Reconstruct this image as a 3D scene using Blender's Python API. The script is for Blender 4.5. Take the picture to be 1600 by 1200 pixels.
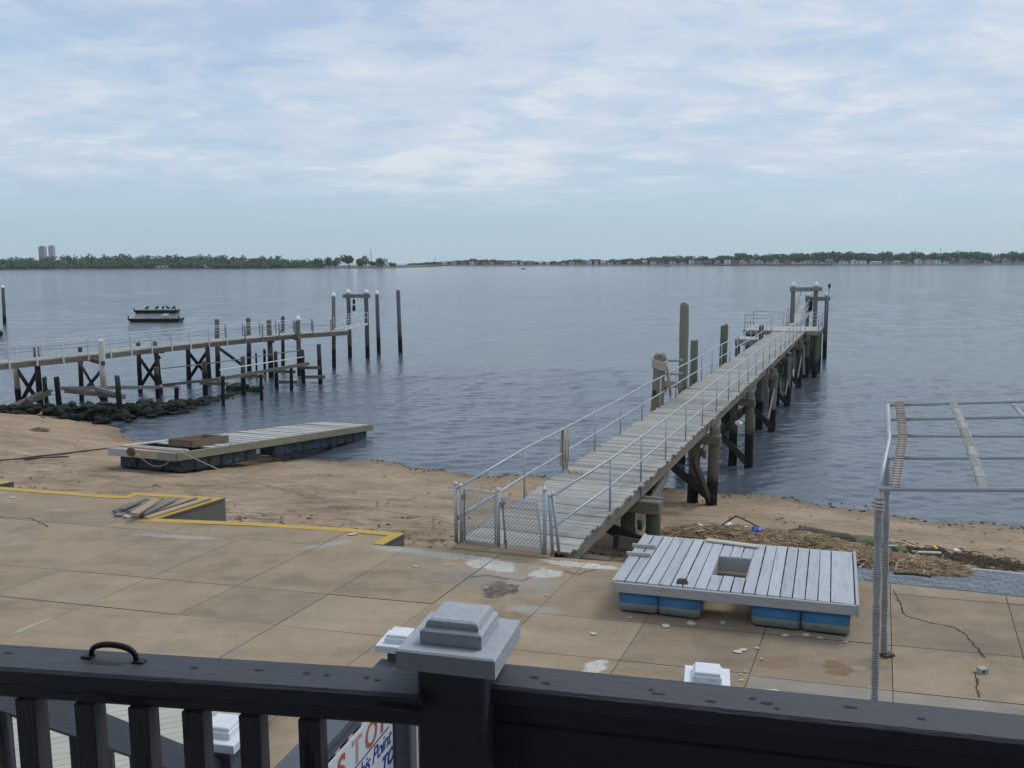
import bpy, bmesh, math, random
import numpy as np
from mathutils import Vector, Matrix, noise as mnoise
R = math.radians
random.seed(7); rng = np.random.default_rng(7)
for o in list(bpy.data.objects): bpy.data.objects.remove(o)
SC = bpy.context.scene
COL = SC.collection

# ------------------------------------------------------------------ camera
F, HY, H, ROLL = 1400.0, 407.0, 4.8, R(0.26)
TH = math.atan((600 - HY) / F)
_r = Vector((1, 0, 0)); _u = Vector((0, math.sin(TH), math.cos(TH))); FW = Vector((0, math.cos(TH), -math.sin(TH)))
RT = _r * math.cos(ROLL) - _u * math.sin(ROLL); UP = _u * math.cos(ROLL) + _r * math.sin(ROLL)
EYE = Vector((0, 0, H))
cd = bpy.data.cameras.new('camera'); cam = bpy.data.objects.new('camera', cd); COL.objects.link(cam)
cd.sensor_width = 36; cd.lens = 36 * F / 1600; cd.clip_start = 0.05; cd.clip_end = 20000
cam.matrix_world = Matrix(((RT.x, UP.x, -FW.x, 0), (RT.y, UP.y, -FW.y, 0), (RT.z, UP.z, -FW.z, H), (0, 0, 0, 1)))
SC.camera = cam
def ray(px, py): return RT * ((px - 800) / F) + UP * ((600 - py) / F) + FW
def P(px, py, z=0.0):                      # pixel -> point on the level plane z
    d = ray(px, py); return EYE + d * ((z - H) / d.z)
def D(px, py, y):                          # pixel -> point at distance y
    d = ray(px, py); return EYE + d * (y / d.y)

# ------------------------------------------------------------------ world, sun, exposure
SUN_EL, SUN_AZ = R(52), R(55)              # azimuth from +Y towards +X
w = bpy.data.worlds.new('World'); SC.world = w; w.use_nodes = True
nt = w.node_tree; N = nt.nodes; L = nt.links
for n in list(N): N.remove(n)
def nd(t, **k):
    n = N.new(t)
    for a, b in k.items(): setattr(n, a, b)
    return n
def mth(op, a, b=None, c=None):
    n = nd('ShaderNodeMath', operation=op)
    for i, v in enumerate((a, b, c)):
        if v is None: continue
        if isinstance(v, (int, float)): n.inputs[i].default_value = v
        else: L.new(v, n.inputs[i])
    return n.outputs[0]
def ramp(fac, stops, interp='EASE'):
    n = nd('ShaderNodeValToRGB'); n.color_ramp.interpolation = interp
    el = n.color_ramp.elements
    while len(el) < len(stops): el.new(0.5)
    for e, (p, c) in zip(el, stops):
        e.position = p; e.color = (c, c, c, 1) if isinstance(c, (int, float)) else (*c, 1)
    L.new(fac, n.inputs[0]); return n.outputs[0]
def mixc(f, a, b, bt='MIX'):
    n = nd('ShaderNodeMix', data_type='RGBA', blend_type=bt)
    for i, v in ((0, f), (6, a), (7, b)):
        if isinstance(v, (int, float)): n.inputs[i].default_value = v
        elif isinstance(v, tuple): n.inputs[i].default_value = (*v, 1)
        else: L.new(v, n.inputs[i])
    return n.outputs[2]
def noise(vec, scale, detail=4, rough=.55, dist=0.0):
    n = nd('ShaderNodeTexNoise'); n.inputs['Scale'].default_value = scale; n.inputs['Detail'].default_value = detail
    n.inputs['Roughness'].default_value = rough; n.inputs['Distortion'].default_value = dist
    if vec is not None: L.new(vec, n.inputs['Vector'])
    return n.outputs[0]
def vmath(op, a, b):
    n = nd('ShaderNodeVectorMath', operation=op)
    for i, v in enumerate((a, b)):
        if isinstance(v, tuple): n.inputs[i].default_value = v
        else: L.new(v, n.inputs[i])
    return n.outputs[0]
sky = nd('ShaderNodeTexSky', sky_type='NISHITA', sun_disc=False, sun_elevation=SUN_EL, sun_rotation=SUN_AZ,
         air_density=1.0, dust_density=1.6, ozone_density=1.5)
tc = nd('ShaderNodeTexCoord'); sx = nd('ShaderNodeSeparateXYZ'); L.new(tc.outputs['Generated'], sx.inputs[0])
zz = mth('MAXIMUM', sx.outputs[2], 0.0)
inv = mth('DIVIDE', 1.0, mth('ADD', zz, 0.15))
cx = nd('ShaderNodeCombineXYZ'); L.new(mth('MULTIPLY', sx.outputs[0], inv), cx.inputs[0]); L.new(mth('MULTIPLY', sx.outputs[1], inv), cx.inputs[1])
pl = cx.outputs[0]
plr = nd('ShaderNodeMapping'); plr.inputs['Rotation'].default_value = (0, 0, R(24)); plr.inputs['Scale'].default_value = (0.95, 1.25, 1); L.new(pl, plr.inputs[0])
c1 = noise(plr.outputs[0], 0.85, 7, .60, .35)          # broad cloud sheets
c2 = noise(vmath('ADD', plr.outputs[0], (7.3, 2.1, 0)), 3.4, 8, .66, .25)   # smaller tufts
c3 = noise(vmath('ADD', plr.outputs[0], (1.3, 9.1, 0)), 0.5, 3, .5, .2)
lowfade = ramp(mth('ADD', zz, mth('MULTIPLY', mth('SUBTRACT', c1, .5), .10)), [(0.035, 0), (0.105, 1)])
cover = mth('MULTIPLY', ramp(mth('ADD', mth('MULTIPLY', c1, .62), mth('MULTIPLY', c2, .38)), [(0.34, 0.12), (0.56, 1)]), lowfade)
cshade = ramp(mth('ADD', mth('MULTIPLY', c3, .5), mth('MULTIPLY', c2, .5)), [(0.36, (.47, .56, .72)), (0.50, (.585, .67, .79)), (0.63, (.725, .775, .83))])
clear = mixc(.86, vmath('MULTIPLY', sky.outputs[0], (.10, .10, .10)), ramp(zz, [(0.0, (.49, .64, .73)), (0.10, (.43, .61, .77)), (0.35, (.34, .50, .76)), (1.0, (.22, .38, .70))], 'LINEAR'))
skyc = mixc(mth('MULTIPLY', cover, .93), clear, cshade)
bg = nd('ShaderNodeBackground'); bg.inputs[1].default_value = 1.0; L.new(skyc, bg.inputs[0])
ow = nd('ShaderNodeOutputWorld'); L.new(bg.outputs[0], ow.inputs[0])

sd = bpy.data.lights.new('sun', 'SUN'); sd.energy = 1.3; sd.angle = R(22); sd.color = (1, .965, .91)
sun = bpy.data.objects.new('sun', sd); COL.objects.link(sun)
sdir = Vector((math.sin(SUN_AZ) * math.cos(SUN_EL), math.cos(SUN_AZ) * math.cos(SUN_EL), math.sin(SUN_EL)))
sun.rotation_euler = sdir.to_track_quat('Z', 'Y').to_euler(); sun.location = (0, 0, 60)
SC.view_settings.view_transform = 'Standard'; SC.view_settings.look = 'None'
SC.view_settings.gamma = 1; SC.view_settings.use_curve_mapping = False
SC.view_settings.exposure = 0.06
SC.render.engine = 'CYCLES'; SC.cycles.use_denoising = True; SC.cycles.max_bounces = 6; SC.cycles.volume_bounces = 0
SC.cycles.use_adaptive_sampling = True

# ------------------------------------------------------------------ materials
MATS = {}
def begin(name):
    global nt, N, L
    m = bpy.data.materials.new(name); m.use_nodes = True
    nt = m.node_tree; N = nt.nodes; L = nt.links
    MATS[name] = m
    return m, N['Principled BSDF']
def coords(kind, stretch=(1, 1, 1)):
    if kind == 'world':
        g = nd('ShaderNodeNewGeometry').outputs['Position']
    else:
        t = nd('ShaderNodeTexCoord'); oi = nd('ShaderNodeObjectInfo')
        s = vmath('SCALE', (1, .7, .4), (0, 0, 0)); sc = s.node; L.new(mth('MULTIPLY', oi.outputs['Random'], 37.0), sc.inputs['Scale'])
        g = vmath('ADD', t.outputs['Object'], s)
    return vmath('MULTIPLY', g, stretch)
def mat(name, base, rough=.75, var=.22, scale=5, stretch=(1, 1, 1), kind='object', bump=.25, rnd=.16, metal=0.0,
        col2=None, cover2=(.5, .7), fine=6, spec=.35):
    m, b = begin(name)
    v = coords(kind, stretch)
    n1 = noise(v, scale, 5, .6); n2 = noise(v, scale * fine, 5, .65)
    lo = tuple(c * (1 - var) for c in base); hi = tuple(min(1, c * (1 + var)) for c in base)
    c = ramp(mth('ADD', mth('MULTIPLY', n1, .55), mth('MULTIPLY', n2, .45)), [(.33, lo), (.67, hi)], 'LINEAR')
    if col2:
        n3 = noise(vmath('ADD', v, (3.1, 5.7, 1.9)), scale * .8, 6, .65)
        c = mixc(ramp(n3, [(cover2[0], 0), (cover2[1], 1)], 'LINEAR'), c, col2)
    if rnd:
        oi = nd('ShaderNodeObjectInfo')
        k = mth('ADD', mth('MULTIPLY', oi.outputs['Random'], 2 * rnd), 1 - rnd)
        cc = nd('ShaderNodeCombineXYZ')
        for i in range(3): L.new(k, cc.inputs[i])
        c = mixc(1.0, c, cc.outputs[0], 'MULTIPLY')
    L.new(c, b.inputs['Base Color'])
    b.inputs['Roughness'].default_value = rough; b.inputs['Metallic'].default_value = metal
    b.inputs['Specular IOR Level'].default_value = spec
    if bump:
        bp = nd('ShaderNodeBump'); bp.inputs['Strength'].default_value = bump; bp.inputs['Distance'].default_value = .02
        L.new(n2, bp.inputs['Height']); L.new(bp.outputs[0], b.inputs['Normal'])
    return m
def zone(name, stops, wob=.25, rough=.8, stretch=(3, 3, .8), var=.3, bump=.5):
    """colour by height above the water (tide marks), stops = [(z, colour)]"""
    m, b = begin(name)
    g = nd('ShaderNodeNewGeometry').outputs['Position']; s = nd('ShaderNodeSeparateXYZ'); L.new(g, s.inputs[0])
    v = vmath('MULTIPLY', g, stretch)
    n1 = noise(v, 1.7, 5, .6); n2 = noise(v, 9, 4, .65)
    z = mth('ADD', s.outputs[2], mth('MULTIPLY', mth('SUBTRACT', n1, .5), wob * 4))
    z = mth('DIVIDE', mth('ADD', z, 4.0), 9.0)
    c = ramp(z, [((a + 4) / 9.0, q) for a, q in stops], 'LINEAR')
    k = mth('ADD', mth('MULTIPLY', n2, 2 * var), 1 - var)
    oi = nd('ShaderNodeObjectInfo'); k = mth('MULTIPLY', k, mth('ADD', mth('MULTIPLY', oi.outputs['Random'], .3), .85))
    cc = nd('ShaderNodeCombineXYZ')
    for i in range(3): L.new(k, cc.inputs[i])
    L.new(mixc(1.0, c, cc.outputs[0], 'MULTIPLY'), b.inputs['Base Color'])
    b.inputs['Roughness'].default_value = rough; b.inputs['Specular IOR Level'].default_value = .3
    bp = nd('ShaderNodeBump'); bp.inputs['Strength'].default_value = bump; bp.inputs['Distance'].default_value = .03
    L.new(n2, bp.inputs['Height']); L.new(bp.outputs[0], b.inputs['Normal'])
    return m
WET = (.012, .013, .012)
M_plank = mat('weathered_plank', (.36, .345, .31), .85, .28, 3, (.6, 6, 6), rnd=.2, col2=(.24, .25, .19), cover2=(.52, .75))
M_beam = mat('weathered_beam', (.17, .15, .12), .88, .35, 3, (.6, 5, 5), rnd=.2, col2=(.09, .08, .065), cover2=(.5, .7), bump=.5)
M_beamgrey = mat('grey_beam', (.21, .20, .185), .88, .3, 3, (.6, 5, 5), rnd=.2, bump=.5)
M_pile = zone('timber_pile', [(-3.0, WET), (-1.75, WET), (-1.55, (.10, .095, .07)), (-.3, (.17, .16, .11)), (2.5, (.20, .19, .15))], .1)
M_pilegreen = zone('green_treated_pile', [(-3.0, WET), (-2.05, WET), (-1.9, (.085, .10, .06)), (0, (.12, .135, .09)), (2.5, (.19, .20, .145))], .08)
M_pilegrey = zone('grey_pile', [(-3.0, WET), (-1.7, WET), (-1.5, (.09, .075, .06)), (0, (.17, .155, .145)), (3.5, (.20, .185, .17))], .1)
M_piledark = zone('dark_pile', [(-3.0, WET), (-1.6, (.02, .02, .018)), (-1.0, (.075, .068, .06)), (2, (.13, .118, .105))], .12)
M_pilewhite = zone('white_painted_pile', [(-3.0, WET), (-1.95, WET), (-1.85, (.30, .28, .2)), (-1.3, (.42, .36, .28)), (-.9, (.62, .60, .55)), (2, (.66, .66, .64))], .12)
M_wetbeam = mat('wet_dark_timber', (.035, .032, .026), .8, .35, 3, (.7, 4, 4), rnd=.25, bump=.6)
M_galv = mat('galvanised_pipe', (.40, .43, .46), .5, .14, 8, rnd=.05, metal=.35, bump=.05, spec=.5)
M_galvdark = mat('dull_pipe', (.22, .24, .25), .55, .2, 8, rnd=.05, metal=.3, bump=.05)
M_whitepaint = mat('white_paint', (.74, .76, .78), .55, .08, 9, rnd=.04, col2=(.50, .50, .49), cover2=(.62, .78), bump=.25)
M_whiterail = mat('white_rail_paint', (.60, .61, .62), .6, .12, 6, rnd=.1, bump=.1)
M_charcoal = mat('charcoal_paint', (.066, .069, .081), .52, .14, 5, (.5, 4, 4), rnd=.04, bump=.3, col2=(.016, .016, .018), cover2=(.615, .64), fine=9)
M_charcoal2 = mat('grey_blue_paint', (.115, .125, .148), .6, .12, 5, (.5, 4, 4), rnd=.05, bump=.25)
M_iron = mat('black_iron', (.02, .02, .022), .45, .3, 20, rnd=0, metal=.3, bump=.15)
M_raftwood = mat('grey_painted_plank', (.43, .45, .468), .7, .13, 4, (.5, 5, 5), rnd=.09, col2=(.29, .295, .29), cover2=(.54, .72), bump=.25)
M_raftside = mat('grey_fascia_paint', (.40, .40, .385), .75, .14, 4, (.5, 4, 4), rnd=.06, col2=(.21, .20, .18), cover2=(.58, .74))
M_dockplank = mat('pale_dock_plank', (.44, .425, .385), .85, .18, 3, (.6, 6, 6), rnd=.14)
M_dockside = mat('dock_fascia', (.25, .235, .17), .85, .25, 3, (.5, 4, 4), rnd=.1, bump=.4)
M_rustwood = mat('rusty_brown_board', (.215, .155, .108), .85, .3, 4, (.6, 5, 5), rnd=.2)
M_tanwood = mat('tan_board', (.38, .29, .20), .85, .2, 4, (.6, 5, 5), rnd=.2)
M_rope = mat('pale_rope', (.50, .45, .36), .9, .25, 30, rnd=.30, bump=.4)
M_cable = mat('dark_cable', (.06, .05, .04), .85, .3, 12, rnd=0)
M_sling = mat('dark_tackle', (.02, .022, .024), .7, .2, 12, rnd=0)
M_rubber = mat('black_float', (.018, .02, .025), .6, .35, 6, rnd=.1, col2=(.10, .105, .10), cover2=(.6, .75))
M_yellow = mat('yellow_edge_paint', (.50, .335, .065), .7, .14, 4, kind='world', rnd=0, col2=(.33, .26, .12), cover2=(.60, .76), bump=.15)
M_wallgrey = mat('grey_sea_wall', (.155, .155, .14), .9, .12, 3, kind='world', rnd=.03)
M_palepaint = mat('pale_painted_plank', (.47, .455, .375), .8, .12, 5, (.6, 5, 5), rnd=.07, col2=(.38, .37, .30), cover2=(.56, .74))
M_crack = mat('crack_dark', (.045, .038, .03), 1, .2, 8, rnd=0, bump=0)  # flat dark tone of the crack strips and the ruled line
M_dirt = mat('joint_dirt', (.15, .12, .085), 1, .3, 6, kind='world', rnd=0, bump=0)
M_block = mat('grey_paver_block', (.175, .195, .215), .85, .18, 8, kind='world', rnd=.16)
M_joint = mat('pale_joint_mortar', (.40, .40, .37), .9, .15, 9, kind='world', rnd=0)
M_rock = mat('weedy_rock', (.022, .026, .018), .85, .6, 3.0, kind='world', rnd=.45, col2=(.06, .062, .055), cover2=(.58, .74), bump=1.0, fine=4)
M_moss = mat('mossy_concrete', (.10, .125, .04), .9, .3, 4, kind='world', rnd=.1, col2=(.17, .155, .12), cover2=(.48, .62), bump=.6)
M_log = mat('driftwood_log', (.13, .105, .08), .9, .3, 4, (.5, 5, 5), rnd=.1, bump=.8)
M_reed = mat('dry_reeds', (.40, .285, .17), .95, .6, 9, kind='world', rnd=.1, bump=0)
M_weed = mat('dark_seaweed', (.11, .08, .05), .95, .5, 6, kind='world', rnd=.1, bump=0)
M_reedpale = mat('bleached_reeds', (.58, .47, .33), .95, .3, 9, kind='world', rnd=.1, bump=0)
M_white = mat('white_plastic', (.78, .78, .78), .5, .05, 8, rnd=0, bump=.1)
M_blue = mat('blue_plastic', (.035, .065, .38), .4, .1, 8, rnd=0, bump=0)
M_yellowp = mat('yellow_plastic', (.75, .62, .03), .5, .1, 8, rnd=0, bump=0)
M_bird = mat('dark_feathers', (.02, .019, .02), .7, .3, 30, rnd=.1, bump=0)
M_gull = mat('pale_feathers', (.62, .62, .62), .7, .1, 30, rnd=.1, bump=0)
M_leaf = mat('far_foliage', (.068, .118, .048), .9, .4, .09, kind='world', rnd=.22, bump=0, fine=5)
M_trunk = mat('far_bark', (.08, .065, .05), .9, .2, 1, rnd=.1, bump=0)
M_shore = mat('far_shore_ground', (.11, .11, .085), .95, .25, .03, kind='world', rnd=0, bump=0)
M_tower = mat('hazy_tower_brick', (.25, .22, .21), .9, .06, .2, rnd=.06, bump=0)
M_glass = mat('dark_window', (.05, .055, .06), .2, .1, 1, rnd=.2, bump=0)
M_hw = [mat('house_wall_%s' % n, c, .85, .06, 1, rnd=.05, bump=0) for n, c in (('white', (.66, .66, .64)), ('cream', (.55, .50, .40)), ('grey', (.33, .34, .35)), ('brick', (.28, .17, .13)))]
M_hr = [mat('house_roof_%s' % n, c, .9, .1, 1, rnd=.1, bump=0) for n, c in (('slate', (.10, .10, .11)), ('brown', (.16, .12, .10)), ('pale', (.34, .33, .32)))]
M_signwhite = mat('sign_white', (.68, .71, .76), .55, .06, 6, rnd=0, bump=.1)
M_red = mat('faded_red_lettering', (.46, .12, .06), .7, .35, 20, rnd=0, bump=0)
M_ink = mat('blue_lettering', (.02, .045, .22), .6, .25, 20, rnd=0, bump=0)
M_stripwood = mat('salmon_lath', (.40, .315, .26), .85, .25, 6, (.6, 5, 5), rnd=.1)
M_wire = mat('chain_link_wire', (.34, .36, .37), .5, .1, 9, rnd=0, metal=.4, bump=0)
M_rusty = mat('rusty_iron', (.10, .06, .04), .85, .3, 10, rnd=.1)
M_wallhouse = mat('house_siding', (.40, .39, .36), .85, .08, 3, rnd=0)
M_chip = mat('paint_flake', (.52, .485, .41), .8, .1, 20, rnd=.1, bump=0)

def m_float():
    m, b = begin('blue_float_plastic')
    g = nd('ShaderNodeNewGeometry').outputs['Position']; s = nd('ShaderNodeSeparateXYZ'); L.new(g, s.inputs[0])
    n1 = noise(g, 3.0, 6, .7); n2 = noise(g, 14, 5, .7)
    z = mth('ADD', s.outputs[2], mth('MULTIPLY', mth('SUBTRACT', n1, .5), .05))
    c = ramp(mth('MULTIPLY', z, 2.0), [(.0, (.02, .02, .018)), (.03, (.05, .05, .045)), (.09, (.29, .32, .29)), (.27, (.30, .35, .34)), (.30, (.05, .19, .36)), (.75, (.045, .175, .36))], 'LINEAR')
    c = mixc(ramp(n2, [(.56, 0), (.7, .75)], 'LINEAR'), c, (.075, .085, .08))
    L.new(c, b.inputs['Base Color']); b.inputs['Roughness'].default_value = .65
    return m
M_float = m_float()
def m_dockfloat():
    m, b = begin('dark_blue_drum_float')
    g = nd('ShaderNodeNewGeometry').outputs['Position']
    n1 = noise(g, 1.2, 6, .7); n2 = noise(g, 7, 5, .7)
    c = ramp(n1, [(.46, (.014, .017, .022)), (.58, (.016, .035, .07)), (.70, (.022, .075, .165))], 'LINEAR')
    c = mixc(ramp(n2, [(.50, 0), (.66, .8)], 'LINEAR'), c, (.12, .12, .105))
    L.new(c, b.inputs['Base Color']); b.inputs['Roughness'].default_value = .6
    return m
M_dockfloat = m_dockfloat()

def patch_mask(pos, c, rx, ry, rot, n, wob=1.7, soft=.10):
    mp = nd('ShaderNodeMapping', vector_type='TEXTURE'); mp.inputs['Location'].default_value = (c[0], c[1], 0)
    mp.inputs['Rotation'].default_value = (0, 0, rot); mp.inputs['Scale'].default_value = (rx, ry, 1e3); L.new(pos, mp.inputs[0])
    ln = nd('ShaderNodeVectorMath', operation='LENGTH'); L.new(mp.outputs[0], ln.inputs[0])
    d = mth('ADD', ln.outputs['Value'], mth('MULTIPLY', mth('SUBTRACT', n, .5), wob * 2))
    return ramp(mth('MULTIPLY', d, .5), [(.5 - soft / 2, 1), (.5 + soft / 2, 0)], 'LINEAR')
def m_concrete(name, base, patches=True):
    m, b = begin(name)
    g = nd('ShaderNodeNewGeometry').outputs['Position']
    n1 = noise(g, .35, 5, .6, .3); n2 = noise(g, 2.2, 6, .65); n3 = noise(g, 26, 5, .7); n4 = noise(g, 1.1, 6, .7, .5)
    st = noise(vmath('MULTIPLY', g, (.5, 2.4, 1)), 1.0, 5, .65)
    t = mth('ADD', mth('ADD', mth('MULTIPLY', n1, .34), mth('MULTIPLY', n2, .24)), mth('ADD', mth('MULTIPLY', n3, .2), mth('MULTIPLY', st, .22)))
    c = ramp(t, [(.38, tuple(x * .62 for x in base)), (.5, base), (.61, tuple(x * 1.25 for x in base))], 'LINEAR')
    if patches:
        c = mixc(ramp(n4, [(.56, 0), (.70, .5)], 'LINEAR'), c, (.30, .215, .13))            # rusty ochre staining
        c = mixc(ramp(noise(vmath('ADD', g, (4, 9, 0)), .8, 6, .7), [(.56, 0), (.7, .55)], 'LINEAR'), c, (.20, .185, .16))   # greyed areas
        npz = mth('ADD', mth('MULTIPLY', noise(g, 3.4, 7, .72, .3), .75), mth('MULTIPLY', n3, .25)); pbr = ramp(noise(g, 9, 6, .75), [(.36, .35), (.5, 1)], 'LINEAR')
        for (px, py, rx, ry, rot, col, a) in (
            (785, 902, .85, .48, -.3, (.30, .275, .235), .8), (700, 868, 1.35, .14, -.36, (.36, .35, .32), .9), (768, 882, .50, .24, -.5, (.52, .49, .43), 1), (905, 882, .62, .13, -.32, (.54, .50, .43), 1),
            (852, 896, .27, .17, .5, (.50, .47, .41), 1), (782, 922, .30, .30, 0, (.07, .06, .055), .85), (722, 905, .75, .30, -.2, (.19, .165, .14), .5),
            (835, 953, .42, .16, -.2, (.33, .31, .27), .8), (930, 1042, .22, .12, .9, (.52, .49, .44), 1), (515, 850, .45, .12, .5, (.34, .32, .29), .85),
            (285, 839, .8, .09, -.2, (.38, .35, .31), .85), (90, 797, .3, .07, -.1, (.38, .35, .30), .7), (95, 815, .4, .1, -.2, (.22, .215, .18), .6), (50, 977, .035, .26, -.42, (.42, .39, .33), .8),
            (1300, 1000, .9, .35, -.2, (.33, .26, .19), .5), (1310, 1045, .16, .22, 0, (.24, .14, .08), .8), (1215, 1035, .25, .18, 0, (.26, .17, .10), .6), (1480, 1000, .7, .5, 0, (.22, .175, .13), .5),
            (1343, 1043, .10, .05, 0, (.42, .37, .3), .7), (440, 950, 1.0, .4, -.2, (.34, .27, .2), .5), (1000, 960, 1.2, .35, -.2, (.31, .22, .14), .55)):
            p = P(px, py); c = mixc(mth('MULTIPLY', mth('MULTIPLY', patch_mask(g, p, rx, ry, rot, npz), a), pbr), c, col)
    sp = noise(g, 55, 2, .5)
    c = mixc(ramp(sp, [(.70, 0), (.74, .55)], 'LINEAR'), c, (.10, .085, .07))
    oi = nd('ShaderNodeObjectInfo'); k = mth('ADD', mth('MULTIPLY', oi.outputs['Random'], .22), .89)
    cc = nd('ShaderNodeCombineXYZ')
    for i in range(3): L.new(k, cc.inputs[i])
    L.new(mixc(1.0, c, cc.outputs[0], 'MULTIPLY'), b.inputs['Base Color'])
    b.inputs['Roughness'].default_value = .88; b.inputs['Specular IOR Level'].default_value = .25
    bp = nd('ShaderNodeBump'); bp.inputs['Strength'].default_value = .3; bp.inputs['Distance'].default_value = .01
    L.new(mth('ADD', n3, n2), bp.inputs['Height']); L.new(bp.outputs[0], b.inputs['Normal'])
    return m
M_conc = m_concrete('tan_concrete', (.318, .242, .161))
M_concgrey = m_concrete('grey_concrete', (.255, .225, .18), False)

def m_sand():
    m, b = begin('beach_sand')
    g = nd('ShaderNodeNewGeometry').outputs['Position']; s = nd('ShaderNodeSeparateXYZ'); L.new(g, s.inputs[0])
    n1 = noise(g, .5, 5, .6); n2 = noise(g, 3.5, 6, .7); n3 = noise(g, 40, 4, .7)
    t = mth('ADD', mth('MULTIPLY', n1, .4), mth('ADD', mth('MULTIPLY', n2, .35), mth('MULTIPLY', n3, .25)))
    c = ramp(t, [(.38, (.225, .16, .10)), (.5, (.348, .256, .168)), (.62, (.45, .34, .232))], 'LINEAR')
    z = mth('ADD', s.outputs[2], mth('MULTIPLY', mth('SUBTRACT', n2, .5), .35))
    c = mixc(ramp(mth('MULTIPLY', mth('ADD', z, 3.2), 1.0), [(.10, .72), (.55, 0)], 'LINEAR'), c, (.115, .085, .06))      # damp by the water
    dirt = mth('MULTIPLY', ramp(noise(vmath('MULTIPLY', g, (.55, 1.5, 1)), 1.3, 7, .75, .4), [(.48, 0), (.64, .85)], 'LINEAR'), ramp(mth('MULTIPLY', mth('ADD', s.outputs[2], 3.0), .4), [(.25, .15), (.62, 1)], 'LINEAR'))
    c = mixc(dirt, c, (.115, .085, .06))
    L.new(c, b.inputs['Base Color']); b.inputs['Roughness'].default_value = .95; b.inputs['Specular IOR Level'].default_value = .2
    bp = nd('ShaderNodeBump'); bp.inputs['Strength'].default_value = .55; bp.inputs['Distance'].default_value = .04
    L.new(mth('ADD', n2, mth('MULTIPLY', n3, .5)), bp.inputs['Height']); L.new(bp.outputs[0], b.inputs['Normal'])
    return m
M_sand = m_sand()
def m_water():
    m, b = begin('bay_water')
    g = nd('ShaderNodeNewGeometry').outputs['Position']
    n1 = noise(vmath('MULTIPLY', g, (.02, .05, 1)), 1.0, 4, .55)
    n2 = noise(vmath('MULTIPLY', g, (2.2, 3.2, 1)), 1.6, 4, .6)
    L.new(ramp(n1, [(.35, (.068, .087, .108)), (.65, (.088, .108, .130))], 'LINEAR'), b.inputs['Base Color'])
    b.inputs['IOR'].default_value = 1.33; b.inputs['Roughness'].default_value = .09; b.inputs['Specular IOR Level'].default_value = .5
    bp = nd('ShaderNodeBump'); bp.inputs['Strength'].default_value = .5; bp.inputs['Distance'].default_value = .06
    ln = nd('ShaderNodeVectorMath', operation='LENGTH'); L.new(g, ln.inputs[0]); # bump grows with distance, where mesh waves fade, to darken far water
    L.new(mth('MULTIPLY', n2, mth('ADD', mth('MULTIPLY', mth('MINIMUM', mth('MAXIMUM', mth('DIVIDE', mth('SUBTRACT', ln.outputs['Value'], 40.0), 160.0), 0.0), 1.0), 2.6), .9)), bp.inputs['Height']); L.new(bp.outputs[0], b.inputs['Normal'])
    return m
M_water = m_water()

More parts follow.
